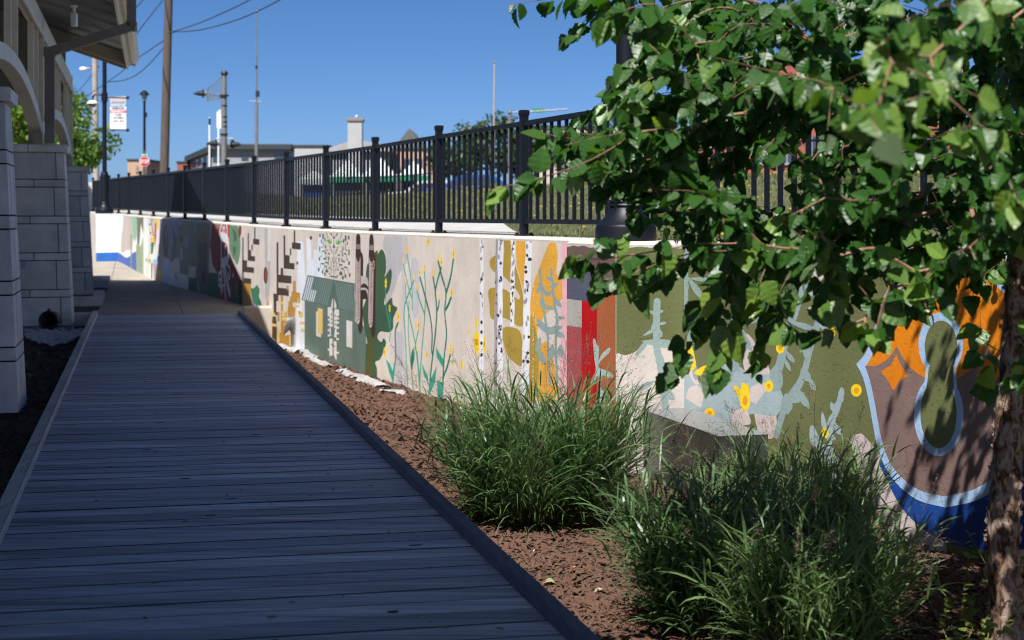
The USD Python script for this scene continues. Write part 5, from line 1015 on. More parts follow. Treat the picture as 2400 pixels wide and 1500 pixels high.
# the set-back left wing turned towards the street
lw = [px(441, 352, YB + 22), px(493, 352, YB + 2)]
wing = Polygon([(lw[0][0], lw[0][1]), (lw[1][0] - .05, lw[1][1]), (lw[1][0] - .05, lw[1][1] + 26), (lw[0][0], lw[0][1] + 6)])
m_ = trimesh.creation.extrude_polygon(wing, zt_ - .25 - g0 + .5, engine='earcut'); m_.apply_translation((0, 0, g0 - .5)); part(gb, 'wing_wall', m_, m_gb)
m_ = trimesh.creation.extrude_polygon(wing.buffer(.35, join_style=2), .5, engine='earcut'); m_.apply_translation((0, 0, zt_ - .245)); part(gb, 'wing_fascia', m_, m_gd)
dl = lw[1] - lw[0]
for t in (.16, .42, .66, .88):
    q = lw[0] + dl * t; q2 = lw[0] + dl * (t + .085); nrm = np.array([dl[1], -dl[0], 0]); nrm /= np.linalg.norm(nrm)
    if nrm[1] > 0: nrm = -nrm
    m_ = trimesh.creation.extrude_polygon(Polygon([(q - nrm * -.06)[:2], (q2 - nrm * -.06)[:2], (q2 + nrm * -.1)[:2], (q + nrm * -.1)[:2]]), 3.2, engine='earcut'); m_.apply_translation((0, 0, zt_ - 3.6)); part(gb, 'window', m_, m_win)
for x0, x1, y0, y1 in ((499, 520, 346, 380), (566, 582, 366, 376), (644, 672, 351, 372)):
    p0, p1 = px(x0, y1, YB), px(x1, y0, YB); part(gb, 'window', bxm(p0[0], p1[0], YB - .05, YB + .1, p0[2], p1[2]), m_win)
def simple_building(name, lab, x0, x1, ytop, Y, depth, m, wins=(), roof=None, cat='building'):
    g = base_of((x0 + x1) / 2, Y); a, b = px(x0, ytop, Y), px(x1, ytop, Y); t = thing(name, lab, cat, (a[0], Y, g))
    part(t, 'wall', bxm(a[0], b[0], Y, Y + depth, g - .6, a[2]), m); part(t, 'coping', chamfer_box(a[0] - .08, b[0] + .08, Y - .08, Y + depth + .08, a[2] + .002, a[2] + .18, .03), roof or m_gd)
    for wx0, wx1, wy0, wy1 in wins:
        p0, p1 = px(wx0, wy1, Y), px(wx1, wy0, Y); w_ = part(t, 'window', bxm(p0[0], p1[0], Y - .04, Y + .1, p0[2], p1[2]), m_win)
        part(w_, 'sill', bxm(p0[0] - .08, p1[0] + .08, Y - .12, Y - .002, p0[2] - .12, p0[2] - .003), m_gb)
        part(w_, 'frame', bxm((p0[0] + p1[0]) / 2 - .03, (p0[0] + p1[0]) / 2 + .03, Y - .07, Y - .041, p0[2], p1[2]), m_gb)
    return t
m_tan = mat('tan_brick', (.42, .27, .19), .9, .12, 3., .3, 20.); m_red = mat('red_brick', (.26, .085, .06), .9, .18, 3., .3, 20.); m_whb = mat('white_brick', (.36, .36, .36), .85, .1, 2., .3, 15.)
simple_building('brick_building', 'small tan brick building behind the stop sign', 299, 343, 377, 140, 8, m_tan, ((320, 324, 389, 400),))
simple_building('brick_building', 'low red brick building left of the grey flat-roofed building', 415, 439, 382, 150, 8, m_red)
ch = simple_building('chimney', 'tall white brick chimney above the near-middle part of the fence', 815, 848, 284, 100, .9, m_whb, roof=mat('chimney_cap', (.22, .16, .12), .9), cat='chimney')
q = px(832, 280, 100.4); part(ch, 'flue', lathe([(.0, .10), (.1, .10), (.3, .0), (0, 0)], q, 12), mats['chimney_cap']); part(ch, 'vent', trimesh.creation.icosphere(1, .08).apply_translation(q + [.1, 0, .2]), mats['white_housing'])
def gabled(name, lab, x0, x1, yr, ye, Y, depth, m, mr):
    g = base_of((x0 + x1) / 2, Y); a, b = px(x0, ye, Y), px(x1, ye, Y); zr = px(x0, yr, Y)[2]; t = thing(name, lab, 'building', (a[0], Y, g)); mx = (a[0] + b[0]) / 2
    part(t, 'wall', bxm(a[0], b[0], Y, Y + depth, g - .6, a[2]), m)
    P = trimesh.creation.extrude_polygon(Polygon([(a[0] - .4, a[2] - .1), (b[0] + .4, b[2] - .1), (b[0] + .4, b[2] + .06), (mx, zr + .12), (a[0] - .4, a[2] + .06)]), depth + .8, engine='earcut'); P.apply_transform(np.array([[1, 0, 0, 0], [0, 0, 1, -.0], [0, 1, 0, 0], [0, 0, 0, 1.]])); P.invert(); P.apply_translation((0, Y - .4, 0)); part(t, 'roof', P, mr); return t
m_rf = mat('grey_roofing', (.30, .29, .29), .85, .15, 3.)
gabled('station_house', 'pale gable-roofed house below the white chimney behind the fence', 778, 905, 330, 352, 104, 9, m_whb, m_rf)
gabled('gabled_house', 'house with a dark gable peak just above the fence rail', 935, 985, 305, 352, 112, 8, m_tan, mat('dark_roofing', (.10, .11, .10), .85, .2, 3.))
simple_building('brick_building', 'low white commercial building seen through the pickets right of the chimney', 690, 770, 345, 118, 10, m_whb)
simple_building('brick_building', 'tan shop building behind the market tents', 905, 1030, 352, 108, 10, m_tan, ((920, 934, 372, 396), (945, 960, 372, 396), (975, 990, 372, 396)))
simple_building('brick_building', 'pale brick building beyond the lawn right of the nearest bare fence post', 1235, 1420, 300, 120, 12, mat('pale_tan_brick', (.45, .38, .31), .9, .12, 3.), tuple((1250 + 28 * i, 1264 + 28 * i, 325, 350) for i in range(6)))
simple_building('brick_building', 'tall red brick building half hidden by the birch foliage', 1745, 2230, 150, 90, 14, m_red, tuple((1772 + 58 * i, 1800 + 58 * i, y, y + 62) for i in range(8) for y in (220, 320)))
simple_building('brick_building', 'red brick shop row behind the foliage beyond the lawn', 1480, 1740, 330, 96, 12, m_red, tuple((1495 + 44 * i, 1522 + 44 * i, 358, 400) for i in range(5)))
# market tents, stalls and cars beyond the bank
m_can = mat('white_canopy', (.48, .51, .48), .7, .06); m_cang = mat('green_canopy', (.02, .22, .10), .7, .1); m_blue = mat('blue_cloth', (.012, .05, .22), .8, .1)
def tent(x0, x1, yt, ye, Y, green, lab):
    a, b = px(x0, ye, Y), px(x1, ye, Y); zt = px(x0, yt, Y)[2]; g = ground_at((a[0] + b[0]) / 2, Y); w = b[0] - a[0]; t = thing('market_tent', lab, 'tent', ((a[0] + b[0]) / 2, Y, g), 'market tents beyond the lawn')
    c = np.array([(a[0] + b[0]) / 2, Y + w / 2, zt]); cs = [np.array([xx, yy, a[2]]) for xx, yy in ((a[0], Y), (b[0], Y), (b[0], Y + w), (a[0], Y + w))]
    v = cs + [c] + [q - [0, 0, .28] for q in cs]; f = [(i, (i + 1) % 4, 4) for i in range(4)] + [x for i in range(4) for x in ((i, i + 5, (i + 1) % 4 + 5), (i, (i + 1) % 4 + 5, (i + 1) % 4))]
    part(t, 'canopy', trimesh.Trimesh(v, f[:4], process=False), m_can); part(t, 'valance', trimesh.Trimesh(v, f[4:], process=False), m_cang if green else m_can)
    for q in cs: part(t, 'leg', tube([[q[0] * .995 + c[0] * .005, q[1], g - .1], [q[0] * .995 + c[0] * .005, q[1], a[2] + .02]], .03, 6), m_steel)
    part(t, 'counter', bxm(a[0] + .25, b[0] - .25, Y + .3, Y + 1.0, g, g + .85), m_blue if not green else m_gd); part(t, 'back_sheet', bxm(a[0] + .1, b[0] - .1, Y + w - .1, Y + w - .05, g, a[2]), mat('dark_sheet', (.04, .045, .06), .8))
for i, (x0, x1, yt, ye, g_, lb_) in enumerate(((772, 852, 372, 414, True, 'white market tent with green valance left of the fence post under the chimney'), (846, 930, 368, 413, True, 'white market tent with green valance straddling the post right of the chimney'), (934, 1004, 376, 411, True, 'white market tent with green valance at the right end of the row'), (700, 766, 398, 420, False, 'pale low market tent at the left end of the row'), (1300, 1370, 392, 420, False, 'pale market tent behind the hanging birch twig'))): tent(x0, x1, yt, ye, 78 + 1.5 * i, g_, lb_)
def car(x, Y, col, lab, flip=1):
    c = px(x, HOR, Y); g = ground_at(c[0], Y); c[2] = g; t = thing('parked_car', lab, 'car', c, 'cars parked beyond the railway bank')
    prof_ = [(-2.2, .35), (-2.25, .75), (-2.0, .95), (-1.25, 1.02), (-.6, 1.5), (.75, 1.53), (1.5, 1.05), (2.1, .95), (2.25, .6), (2.2, .3)]
    P = trimesh.creation.extrude_polygon(Polygon([(flip * a_, b_) for a_, b_ in prof_]).buffer(.06).buffer(-.03), 1.7, engine='earcut'); P.apply_transform(np.array([[1, 0, 0, 0], [0, 0, 1, 0], [0, 1, 0, 0], [0, 0, 0, 1.]])); P.invert(); P.apply_translation(c); part(t, 'body', P, mat('car_paint_%d' % int(sum(col) * 1000), col, .3, .03, spec=.6))
    for pl in ([(-1.05, 1.03), (-.55, 1.42), (.1, 1.44), (.1, 1.03)], [(.18, 1.03), (.18, 1.44), (.7, 1.44), (1.25, 1.06)]):
        P = trimesh.creation.extrude_polygon(Polygon([(flip * a_, b_) for a_, b_ in pl]), .02, engine='earcut'); P.apply_transform(np.array([[1, 0, 0, 0], [0, 0, 1, 0], [0, 1, 0, 0], [0, 0, 0, 1.]])); P.invert(); P.apply_translation(c + [0, -.012 - .03, 0]); part(t, 'window', P, m_win)
    for dx in (-1.4, 1.4):
        w_ = trimesh.creation.cylinder(.33, .22, sections=18, transform=trimesh.transformations.rotation_matrix(math.pi / 2, [1, 0, 0])); w_.apply_translation(c + [dx, .05, .33]); q_ = part(t, 'wheel', w_, m_dark)
        w_ = trimesh.creation.cylinder(.2, .02, sections=14, transform=trimesh.transformations.rotation_matrix(math.pi / 2, [1, 0, 0])); w_.apply_translation(c + [dx, -.07, .33]); part(q_, 'rim', w_, m_steel)
car(1110, 66, (.02, .06, .24), 'dark blue car seen through the pickets left of the nearest clear post'); car(1330, 67, (.03, .10, .36), 'bright blue car seen through the pickets left of the near lamp'); car(1215, 70, (.55, .56, .58), 'white car seen through the pickets behind the nearest clear post', -1); car(1450, 72, (.35, .03, .03), 'red car behind the near lamp shaft', -1); car(1600, 68, (.02, .05, .18), 'blue car behind the birch foliage beyond the lawn'); car(1010, 74, (.5, .5, .5), 'silver car beyond the bank right of the tents')
# railing on the far side of the bank
rl = thing('railing', 'low dark railing along the far edge of the railway bank', 'railing', WL(20, -14, 1.3))
for i in range(26):
    p0 = WL(4 + i * 2.4, -14.5, 0); p1 = WL(4 + (i + 1) * 2.4, -14.5, 0); z0, z1 = ground_at(*p0[:2]), ground_at(*p1[:2])
    part(rl, 'post', tube([[*p0[:2], z0], [*p0[:2], z0 + 1.2]], .03, 5), m_black); part(rl, 'rail', tube([[*p0[:2], z0 + 1.19], [*p1[:2], z1 + 1.19]], .03, 5), m_black)
# pale wall behind the far lamp
single('concrete_wall', bxm(px(204, 430, 60)[0], px(236, 430, 60)[0], 60, 60.4, -1, px(204, 427, 60)[2]), mat('pale_wall', (.46, .44, .42), .85, .12, 3., .3, 30.), 'pale concrete wall end behind the far lamp base', 'wall')
# ---------------------------------------------------------------- background trees: limbs and many small leaves
def leafcloud(rr, cs, n, size):
    """n small leaf faces spread in shells round the given clump centres (x, y, z, r)."""
    cs = np.array(cs); w = cs[:, 3] ** 2; k = rr.choice(len(cs), n, p=w / w.sum()); d = rr.normal(size=(n, 3)); d /= np.linalg.norm(d, axis=1, keepdims=True)
    c = cs[k, :3] + d * cs[k, 3:4] * rr.uniform(.45, 1.08, (n, 1)) ** .8
    a = rr.normal(size=(n, 3)) + d * .6; a /= np.linalg.norm(a, axis=1, keepdims=True); b = np.cross(a, rr.normal(size=(n, 3))); b /= np.linalg.norm(b, axis=1, keepdims=True); e = np.cross(a, b)
    s = size * rr.uniform(.6, 1.3, (n, 1)); v = np.stack([c - b * s, c - e * s * .55, c + b * s, c + e * s * .55], 1).reshape(-1, 3); i = 4 * np.arange(n)[:, None]
    return trimesh.Trimesh(v, np.vstack([i + [0, 1, 2], i + [0, 2, 3]]), process=False)
m_bark = mat('grey_bark', (.12, .095, .075), .95, .3, 9., .6, 30.)
lm_a = leafmat('bright_leaves', (.06, .13, .015), (.16, .25, .035), .5, .35); lm_b = leafmat('dark_tree_leaves', (.03, .06, .02), (.07, .12, .03), .5, .3)
def tree(name, lab, x, y, Y, r, n, size, lm, seed, group=None, sq=1.0):
    rr = np.random.RandomState(seed); c = px(x, y, Y); g = ground_at(c[0], Y); t = thing(name, lab, 'tree', (c[0], Y, g), group)
    part(t, 'trunk', tube([[c[0], Y, g - .2], [c[0] + .05 * r, Y, (g + c[2]) / 2], [c[0], Y, c[2]]], [.09 * r + .03, .07 * r + .02, .04 * r], 9), m_bark)
    cl = []; lb = []
    for i in range(14):
        d = rr.normal(size=3); d /= np.linalg.norm(d); q = c + d * r * rr.uniform(.35, .75) * [1, 1, sq]; cl.append((*q, r * rr.uniform(.26, .45))); lb.append(tube([[c[0], Y, c[2] - .5 * r], (c + q) / 2 - [0, 0, .1 * r], q], [.035 * r, .02 * r, .006 * r], 5))
    part(t, 'limb', cat_(lb), m_bark); part(t, 'crown', leafcloud(rr, cl, n, size), lm, kind='stuff')
tree('leafy_tree', 'bright green tree behind the far stone column and banner lamp', 178, 338, 58, 1.45, 2600, .10, lm_a, 3)
tree('leafy_tree', 'bright green tree seen through the pavilion bay above the middle column', 38, 285, 52, 1.5, 2600, .10, lm_a, 4)
tree('leafy_tree', 'tall green tree just touching the far pavilion post', 150, 240, 66, 1.3, 1500, .10, lm_a, 8)
tree('leafy_tree', 'green tree seen through the far pavilion bay', 128, 300, 62, 1.5, 2200, .10, lm_a, 9)
for i, (x, y, r) in enumerate(((1075, 362, 1.9), (1150, 345, 2.2), (1225, 352, 2.0), (1310, 345, 2.1), (1410, 350, 2.3), (1520, 340, 2.5), (1650, 335, 2.6))):
    tree('shade_tree', ('rounded dark tree left of the thin pale pole', 'dark tree behind the thin pale pole', 'dark tree behind the nearest clear fence post', 'dark tree right of the nearest clear fence post', 'dark tree behind the near lamp', 'dark tree right of the near lamp', 'dark tree in the gap left of the tall red building')[i], x, y, 92 + i, r, 1600, .17, lm_b, 20 + i, 'dark trees beyond the lawn')
# ---------------------------------------------------------------- ribbons: grass blades
def ribbons(P, W, N):
    """P (n, k, 3) centre lines, W (n, k) half widths, N (n, 3) side directions -> one mesh of folded strips."""
    n, k = P.shape[:2]
    L_ = P - W[..., None] * N[:, None]; R_ = P + W[..., None] * N[:, None]
    v = np.stack([L_, R_], 2).reshape(-1, 3); i = np.arange(n)[:, None] * 2 * k + 2 * np.arange(k - 1)[None]; i = i.ravel()
    return trimesh.Trimesh(v, np.vstack([np.stack([i, i + 1, i + 3], 1), np.stack([i, i + 3, i + 2], 1)]), process=False)
def unit(a): return a / (np.linalg.norm(a, axis=-1, keepdims=True) + 1e-12)
def blades(rr, base, az, incl, length, width, droop, k=7):
    """Arching blades: start point, azimuth, inclination from vertical at the root, length, how far they bend over."""
    n = len(base); t = np.linspace(0, 1, k); th = incl[:, None] + droop[:, None] * t[None] ** 1.6
    d = np.stack([np.sin(th) * np.cos(az)[:, None], np.sin(th) * np.sin(az)[:, None], np.cos(th)], -1); st = length[:, None, None] / (k - 1) * d
    P = base[:, None] + np.concatenate([np.zeros((n, 1, 3)), np.cumsum(st[:, :-1], 1)], 1)
    side = np.stack([-np.sin(az), np.cos(az), np.zeros(n)], -1); side = unit(side + rr.normal(0, .35, (n, 3)))
    W = width[:, None] * .5 * np.clip(np.minimum((1 - t[None]) * 2.6, .45 + 2.2 * t[None]), 0.02, 1)
    return ribbons(P, W, side)
m_blade = leafmat('switchgrass_blade', (.045, .105, .032), (.185, .285, .11), .38, .34, back=(.10, .17, .06), spec=.55)
m_culm = leafmat('switchgrass_stem', (.06, .10, .03), (.16, .16, .07), .6, .15)
m_seed = leafmat('seed_heads', (.055, .03, .028), (.16, .10, .08), .8, .1)
def clump(c, n, h, spread, seed, lab, heads=70, lean=(0, 0)):
    rr = np.random.RandomState(seed); c = np.array(c, float); t = thing('grass_clump', lab, 'ornamental grass', c, 'tall grass clumps in the mulch bed')
    az = rr.uniform(0, 2 * np.pi, n); rad = .16 * np.sqrt(rr.rand(n)) * spread / .5; b = c + np.stack([rad * np.cos(az), rad * np.sin(az), np.full(n, -.03)], -1)
    az = az + rr.normal(0, .5, n); inc = np.abs(rr.normal(.06, .12, n)) + rr.uniform(.0, .42, n) * spread / .5; ln_ = h * rr.uniform(.5, .98, n); dr = rr.uniform(.05, .5, n)
    k = 8; tt = np.linspace(0, 1, k); th = inc[:, None] + dr[:, None] * tt ** 2
    d = np.stack([np.sin(th) * np.cos(az)[:, None], np.sin(th) * np.sin(az)[:, None], np.cos(th)], -1) + np.array([*lean, 0]) * tt[None, :, None]
    P = b[:, None] + np.concatenate([np.zeros((n, 1, 3)), np.cumsum(ln_[:, None, None] / (k - 1) * d[:, :-1], 1)], 1)
    part(t, 'stems', ribbons(P, np.full((n, k), .0022) * (1.15 - tt), unit(np.stack([-np.sin(az), np.cos(az), 0 * az], -1) + rr.normal(0, .5, (n, 3)))), m_culm, kind='stuff')
    q, A, I, L_, Wd, D = [], [], [], [], [], []
    for j in range(9):
        u = np.clip(.04 + .10 * j + rr.uniform(-.04, .06, n), 0, .98); f = u * (k - 1); i0 = np.minimum(f.astype(int), k - 2); w = (f - i0)[:, None]
        q.append(P[np.arange(n), i0] * (1 - w) + P[np.arange(n), i0 + 1] * w); A.append(az + rr.normal(0, 1.25, n)); I.append(rr.uniform(.2, 1.05, n)); L_.append(h * rr.uniform(.24, .46, n) * (1.12 - .5 * u)); Wd.append(rr.uniform(.0065, .0125, n)); D.append(rr.uniform(.3, 1.75, n))
    part(t, 'blades', blades(rr, np.concatenate(q), np.concatenate(A), np.concatenate(I), np.concatenate(L_), np.concatenate(Wd), np.concatenate(D)), m_blade, kind='stuff')
    # airy panicles: hair-thin branchlets with tiny spikelets
    sg, dots = [], []
    for i in rr.choice(n, min(heads, n), False):
        a = P[i, -1]; dirn = unit(P[i, -1] - P[i, -2] + [0, 0, .03]); H = rr.uniform(.20, .44) * h
        main = np.array([a - dirn * .05 + dirn * H * s_ for s_ in np.linspace(0, 1, 5)]); sg.append((main, 0.0009))
        for s_ in rr.uniform(.15, 1, 15):
            p0 = a + dirn * H * s_ * .9; e = unit(rr.normal(size=3) * .8 + dirn * .9) * H * (1.05 - s_) * rr.uniform(.3, .7); p1 = p0 + e; sg.append((np.array([p0, p0 + e * .5 + [0, 0, .004], p1, p1, p1]), .0005))
            for s2 in rr.uniform(.3, 1.0, 4): dots.append(p0 + e * s2 + rr.normal(0, .006, 3))
    Ps = np.array([x for x, _ in sg]); 
    Ps[:, 3] = Ps[:, 2] * .7 + Ps[:, 3] * .3 + 1e-5; W = np.array([w for _, w in sg])[:, None] * np.ones((1, 5))
    dd = np.array(dots); m = len(dd); o = rr.normal(size=(m, 3)); o = unit(o) * .0042; o2 = np.cross(o, unit(rr.normal(size=(m, 3)))) * .45
    v = np.stack([dd - o, dd - o2, dd + o, dd + o2], 1).reshape(-1, 3); i = 4 * np.arange(m)[:, None]
    part(t, 'seed_heads', cat_([ribbons(Ps, W, unit(rr.normal(size=(len(Ps), 3)))), trimesh.Trimesh(v, np.vstack([i + [0, 1, 2], i + [0, 2, 3]]), process=False)]), m_seed, kind='stuff')
    # dry butts
    n2 = n // 2; a2 = rr.uniform(0, 2 * np.pi, n2); r2 = .15 * np.sqrt(rr.rand(n2)) * spread / .5; b2 = c + np.stack([r2 * np.cos(a2), r2 * np.sin(a2), np.full(n2, -.02)], -1)
    part(t, 'dry_blades', blades(rr, b2, a2, rr.uniform(.2, 1.1, n2), rr.uniform(.08, .3, n2), np.full(n2, .005), rr.uniform(.2, 1.2, n2), 5), leafmat('dry_straw', (.20, .13, .06), (.34, .24, .12), .8, .1), kind='stuff')
def cp(x, y):
    q = gpx(x, y, -.2)
    for _ in range(4): q = gpx(x, y, float(bedz(q[0], q[1])))
    return q
clump(cp(1262, 1222), 640, .92, .82, 1, 'broad sunlit clump of tall grass nearest the boardwalk kerb', 95)
clump(cp(1680, 1480), 430, .70, .56, 2, 'tall grass clump in front of the dark stone bench', 28)
clump(cp(1905, 1530), 430, .66, .60, 3, 'shaded tall grass clump between the bench and the birch trunk', 28)
clump(cp(1860, 1330), 320, .70, .56, 4, 'tall grass clump behind the two foreground ones against the wall', 36)
# ---------------------------------------------------------------- lawn grass and dandelions behind the fence
rr = np.random.RandomState(3)
def lawnpts(n, smin, smax, dmax, p=1.6):
    s = rr.uniform(smin, smax, n); d = .16 + dmax * rr.rand(n) ** p; xy = F0 + s[:, None] * DW - d[:, None] * NW
    return np.c_[xy, lawn_z(s, d)], d
q, d = lawnpts(52000, -8, 24, 9.0)
def offwalk(q, d):
    s = (q[:, :2] - F0) @ DW; return (d > .16 + np.clip((s - .4) * .32, .05, 1.7)) | (s < .5)
k = offwalk(q, d); q, d = q[k], d[k]
single('lawn_grass', blades(rr, q, rr.uniform(0, 6.28, len(q)), rr.uniform(0, .7, len(q)), rr.uniform(.02, .055, len(q)) * (1 + d * .06), rr.uniform(.003, .006, len(q)) * (1 + d * .25), rr.uniform(0, 1, len(q)), 3), leafmat('lawn_blade', (.045, .08, .015), (.14, .165, .05), .6, .3), 'short dry-green lawn grass behind the fence', 'grass', kind='stuff')
q, d = lawnpts(1700, -8, 40, 11.0, 1.1); fl = []
keep = offwalk(q, d) & (meshkit.noise(q * [.9, .9, 0], 4) > .42); q = q[keep]
for p in q:
    m = trimesh.creation.cylinder(rr.uniform(.012, .022), .012, sections=7); m.apply_translation(p + [0, 0, rr.uniform(.05, .13)]); fl.append(m)
single('lawn_flowers', cat_(fl), mat('dandelion_yellow', (.50, .34, .02), .7, .15, 30.), 'small yellow flowers dotted over the lawn', 'flowers', kind='stuff')
# ---------------------------------------------------------------- the birch
rr = np.random.RandomState(12)
def leaf_template(rows=11):
    t = np.linspace(0, 1, rows); w = .46 * np.sin(np.pi * t ** .66) ** .8 * (1 - .32 * t); w[0] = .03; w[-1] = 0
    ser = 1 + .055 * np.where(np.arange(rows) % 2 == 0, 1, -1); w = w * ser
    zig = .007 * np.where(np.arange(rows) % 2 == 0, 1, -1)
    mid = np.c_[t, np.zeros(rows), -.17 * t ** 2]; lf = np.c_[t - .03, w, .30 * w - .17 * t ** 2 + zig]; rt = np.c_[t - .03, -w, .30 * w - .17 * t ** 2 + zig]
    v = np.vstack([mid, lf, rt]); f = []
    for i in range(rows - 1):
        f += [(i, i + 1, rows + i + 1), (i, rows + i + 1, rows + i), (i, 2 * rows + i, 2 * rows + i + 1), (i, 2 * rows + i + 1, i + 1)]
    return v, np.array(f)
LV, LF = leaf_template()
BY = 5.62
trunk_px = [(2376, 1560), (2373, 1490), (2352, 1300), (2360, 1100), (2372, 900), (2384, 720), (2398, 560), (2424, 300), (2440, 0), (2440, -350), (2425, -800), (2400, -1250)]
TP = smoothline(np.array([px(x, y, BY + .02 * i) for i, (x, y) in enumerate(trunk_px)]), n=10)
hz = TP[:, 2] - TP[0, 2]; TR = np.interp(hz, [0, .1, .3, .8, 1.5, 2.6, 4.2], [.088, .066, .058, .052, .042, .028, .010])
birch = thing('birch_tree', 'young river birch with peeling bark and hanging leaves at the right', 'tree', (TP[0, 0], TP[0, 1], -.2))
tk = tube(TP, TR, 20, True); nv = tk.vertices; ns_ = meshkit.fbm(nv * [38, 38, 22], 4, 3) - .5; cen = np.repeat(TP, 20, 0); cen = np.vstack([cen, TP[:1], TP[-1:]]); tk.vertices = nv + unit(nv - cen) * (ns_ * .022)[:, None]
def barkmat():
    nodes = {'g': ('geometry', {}), 'mp': ('mapping', {'mapping_type': 'point', 'scale': (34., 34., 15.)}), 'n': ('noise_texture', {'scale': 1.0, 'detail': 5.0, 'roughness': .62, 'distortion': .6}),
             'r': ('rgb_ramp', {'ramp': [(.0, (.015, .010, .008)), (.40, (.04, .022, .015)), (.46, (.115, .06, .035)), (.53, (.22, .155, .115)), (.60, (.32, .255, .21)), (.68, (.15, .075, .042)), (.76, (.06, .03, .02))]}),
             'n2': ('noise_texture', {'scale': 120.0, 'detail': 4.0}), 'bp': ('bump', {'strength': .8, 'distance': .02}), 'b2': ('bump', {'strength': .3, 'distance': .004}), 'p': ('principled_bsdf', {'roughness': .8, 'specular_ior_level': .2})}
    return usdkit.material(stage, '/World/Looks/peeling_bark', nodes, [('g.position', 'mp.vector'), ('mp.vector', 'n.vector'), ('n.fac', 'r.fac'), ('r.color', 'p.base_color'), ('g.position', 'n2.vector'), ('n.fac', 'bp.height'), ('n2.fac', 'b2.height'), ('bp.normal', 'b2.normal'), ('b2.normal', 'p.normal')], surface='p.BSDF')
m_birch = barkmat(); m_flake = leafmat('bark_flake', (.10, .045, .025), (.42, .30, .24), .8, .25)
trk = part(birch, 'trunk', tk, m_birch, smooth=50)
# curls of peeling bark: little bent sheets
fv, ff = [], []
for i in range(420):
    k = int(np.clip(rr.beta(1.1, 1.6) * 70, 2, 78)); c = TP[k]; r = TR[k] * rr.uniform(.98, 1.05); a = rr.uniform(0, 6.28); da = rr.uniform(.16, .5); hh = rr.uniform(.003, .015); lift = rr.uniform(.004, .018); n0 = len(fv); zz = rr.uniform(-.03, .03)
    for u in np.linspace(0, 1, 4):
        aa = a + da * u; rad = r + lift * u ** 2
        for s_ in (-1, 1): fv.append((c[0] + rad * math.cos(aa), c[1] + rad * math.sin(aa), c[2] + zz + s_ * hh * (1 - .75 * u ** 2) + rr.normal(0, .004)))
    for j in range(3): q = n0 + 2 * j; ff += [(q, q + 2, q + 3), (q, q + 3, q + 1)]
part(trk, 'peeling_bark', trimesh.Trimesh(fv, ff, process=False), m_flake, kind='stuff')
# where the leaves hang
crown = Polygon([(1600, -900), (2900, -900), (2900, 660), (2400, 560), (2330, 590), (2290, 620), (2230, 640), (2160, 590), (2080, 640), (2040, 580), (1990, 590), (1950, 620), (1900, 590), (1850, 630), (1800, 590), (1740, 610), (1690, 580), (1640, 570), (1600, 540), (1550, 530), (1495, 500), (1450, 440), (1400, 410), (1340, 390), (1295, 370), (1275, 335), (1325, 285), (1405, 245), (1440, 195), (1490, 130), (1530, 60), (1575, -200)])
att = []
while len(att) < 1400:
    x, y = rr.uniform(1270, 2900), rr.uniform(-900, 740)
    if not crown.contains(Point(x, y)): continue
    dens = np.interp(x, [1270, 1550, 1900, 2900], [.9, .95, 1, 1]) * (1.0 if y > -30 else (.10 if x < 2050 else .40)) * (1. if x < 2460 else .4)
    if rr.rand() > dens: continue
    Y = BY + np.clip(rr.normal(-.25, .62), -2.1, 1.55) * np.interp(x, [1270, 1700, 2400], [.45, .8, 1.1])
    att.append((px(x, y, Y), None))
sprigs = [[(1600, 90), (1530, 120), (1470, 140), (1440, 175)], [(1590, 150), (1520, 190), (1455, 215), (1425, 250)], [(1600, 0), (1540, 20), (1490, 50), (1470, 90)], [(1570, 380), (1500, 400), (1440, 430), (1405, 470)], [(1580, 440), (1520, 470), (1470, 510)], [(1640, -70), (1470, -25), (1320, -8), (1165, 14)], [(1560, -60), (1440, -5), (1370, 45), (1325, 92)], [(1560, 10), (1510, 60), (1478, 112)], [(1600, -30), (1480, 15), (1420, 45), (1395, 60)], [(1560, 290), (1450, 350), (1340, 400), (1235, 425), (1145, 446)], [(1520, 330), (1420, 370), (1330, 330), (1255, 308)], [(1660, 560), (1550, 590), (1450, 600), (1385, 615), (1352, 600)], [(1620, 575), (1520, 630), (1440, 660), (1385, 655)], [(1700, 560), (1645, 700), (1605, 800), (1565, 890)], [(1760, 590), (1720, 740), (1690, 850), (1672, 905)], [(1900, 560), (1835, 650), (1822, 720), (1820, 790)], [(1850, 640), (1800, 780), (1770, 870)], [(1960, 600), (1905, 700), (1892, 820)], [(2030, 560), (1992, 690), (1975, 790)], [(2090, 560), (2066, 690), (2052, 790), (2070, 850)], [(2160, 560), (2142, 690), (2130, 780)], [(2310, 600), (2296, 760), (2300, 870), (2308, 960)], [(2250, 560), (2232, 650), (2212, 715)], [(2440, 760), (2400, 820), (2372, 900)], [(2480, 800), (2420, 860), (2385, 880)], [(1740, 600), (1665, 720), (1640, 770)], [(1600, 590), (1545, 660), (1500, 690)]]
for sp in sprigs:
    Y = rr.uniform(4.7, 5.6); pts = smoothline(np.array([px(x, y, Y) for x, y in sp]), n=5)
    prev = None
    for i, q in enumerate(pts[::2]): att.append((q, 'sp'))
for i in range(46):      # strands hanging below the crown
    x, y = rr.uniform(1560, 2400), rr.uniform(480, 620); Y = rr.uniform(4.6, 6.0); L_ = rr.uniform(60, 190)
    for q in smoothline(np.array([px(x, y, Y), px(x - rr.uniform(5, 30), y + L_ * .5, Y), px(x - rr.uniform(20, 50), y + L_, Y)]), n=3)[::2]: att.append((q, 'sp'))
for i in range(26):      # a few twigs hanging well in front, close to the lens
    x, y, Y = rr.uniform(1900, 2380), rr.uniform(-60, 330), rr.uniform(2.9, 3.9); att.append((px(x, y, Y), None))
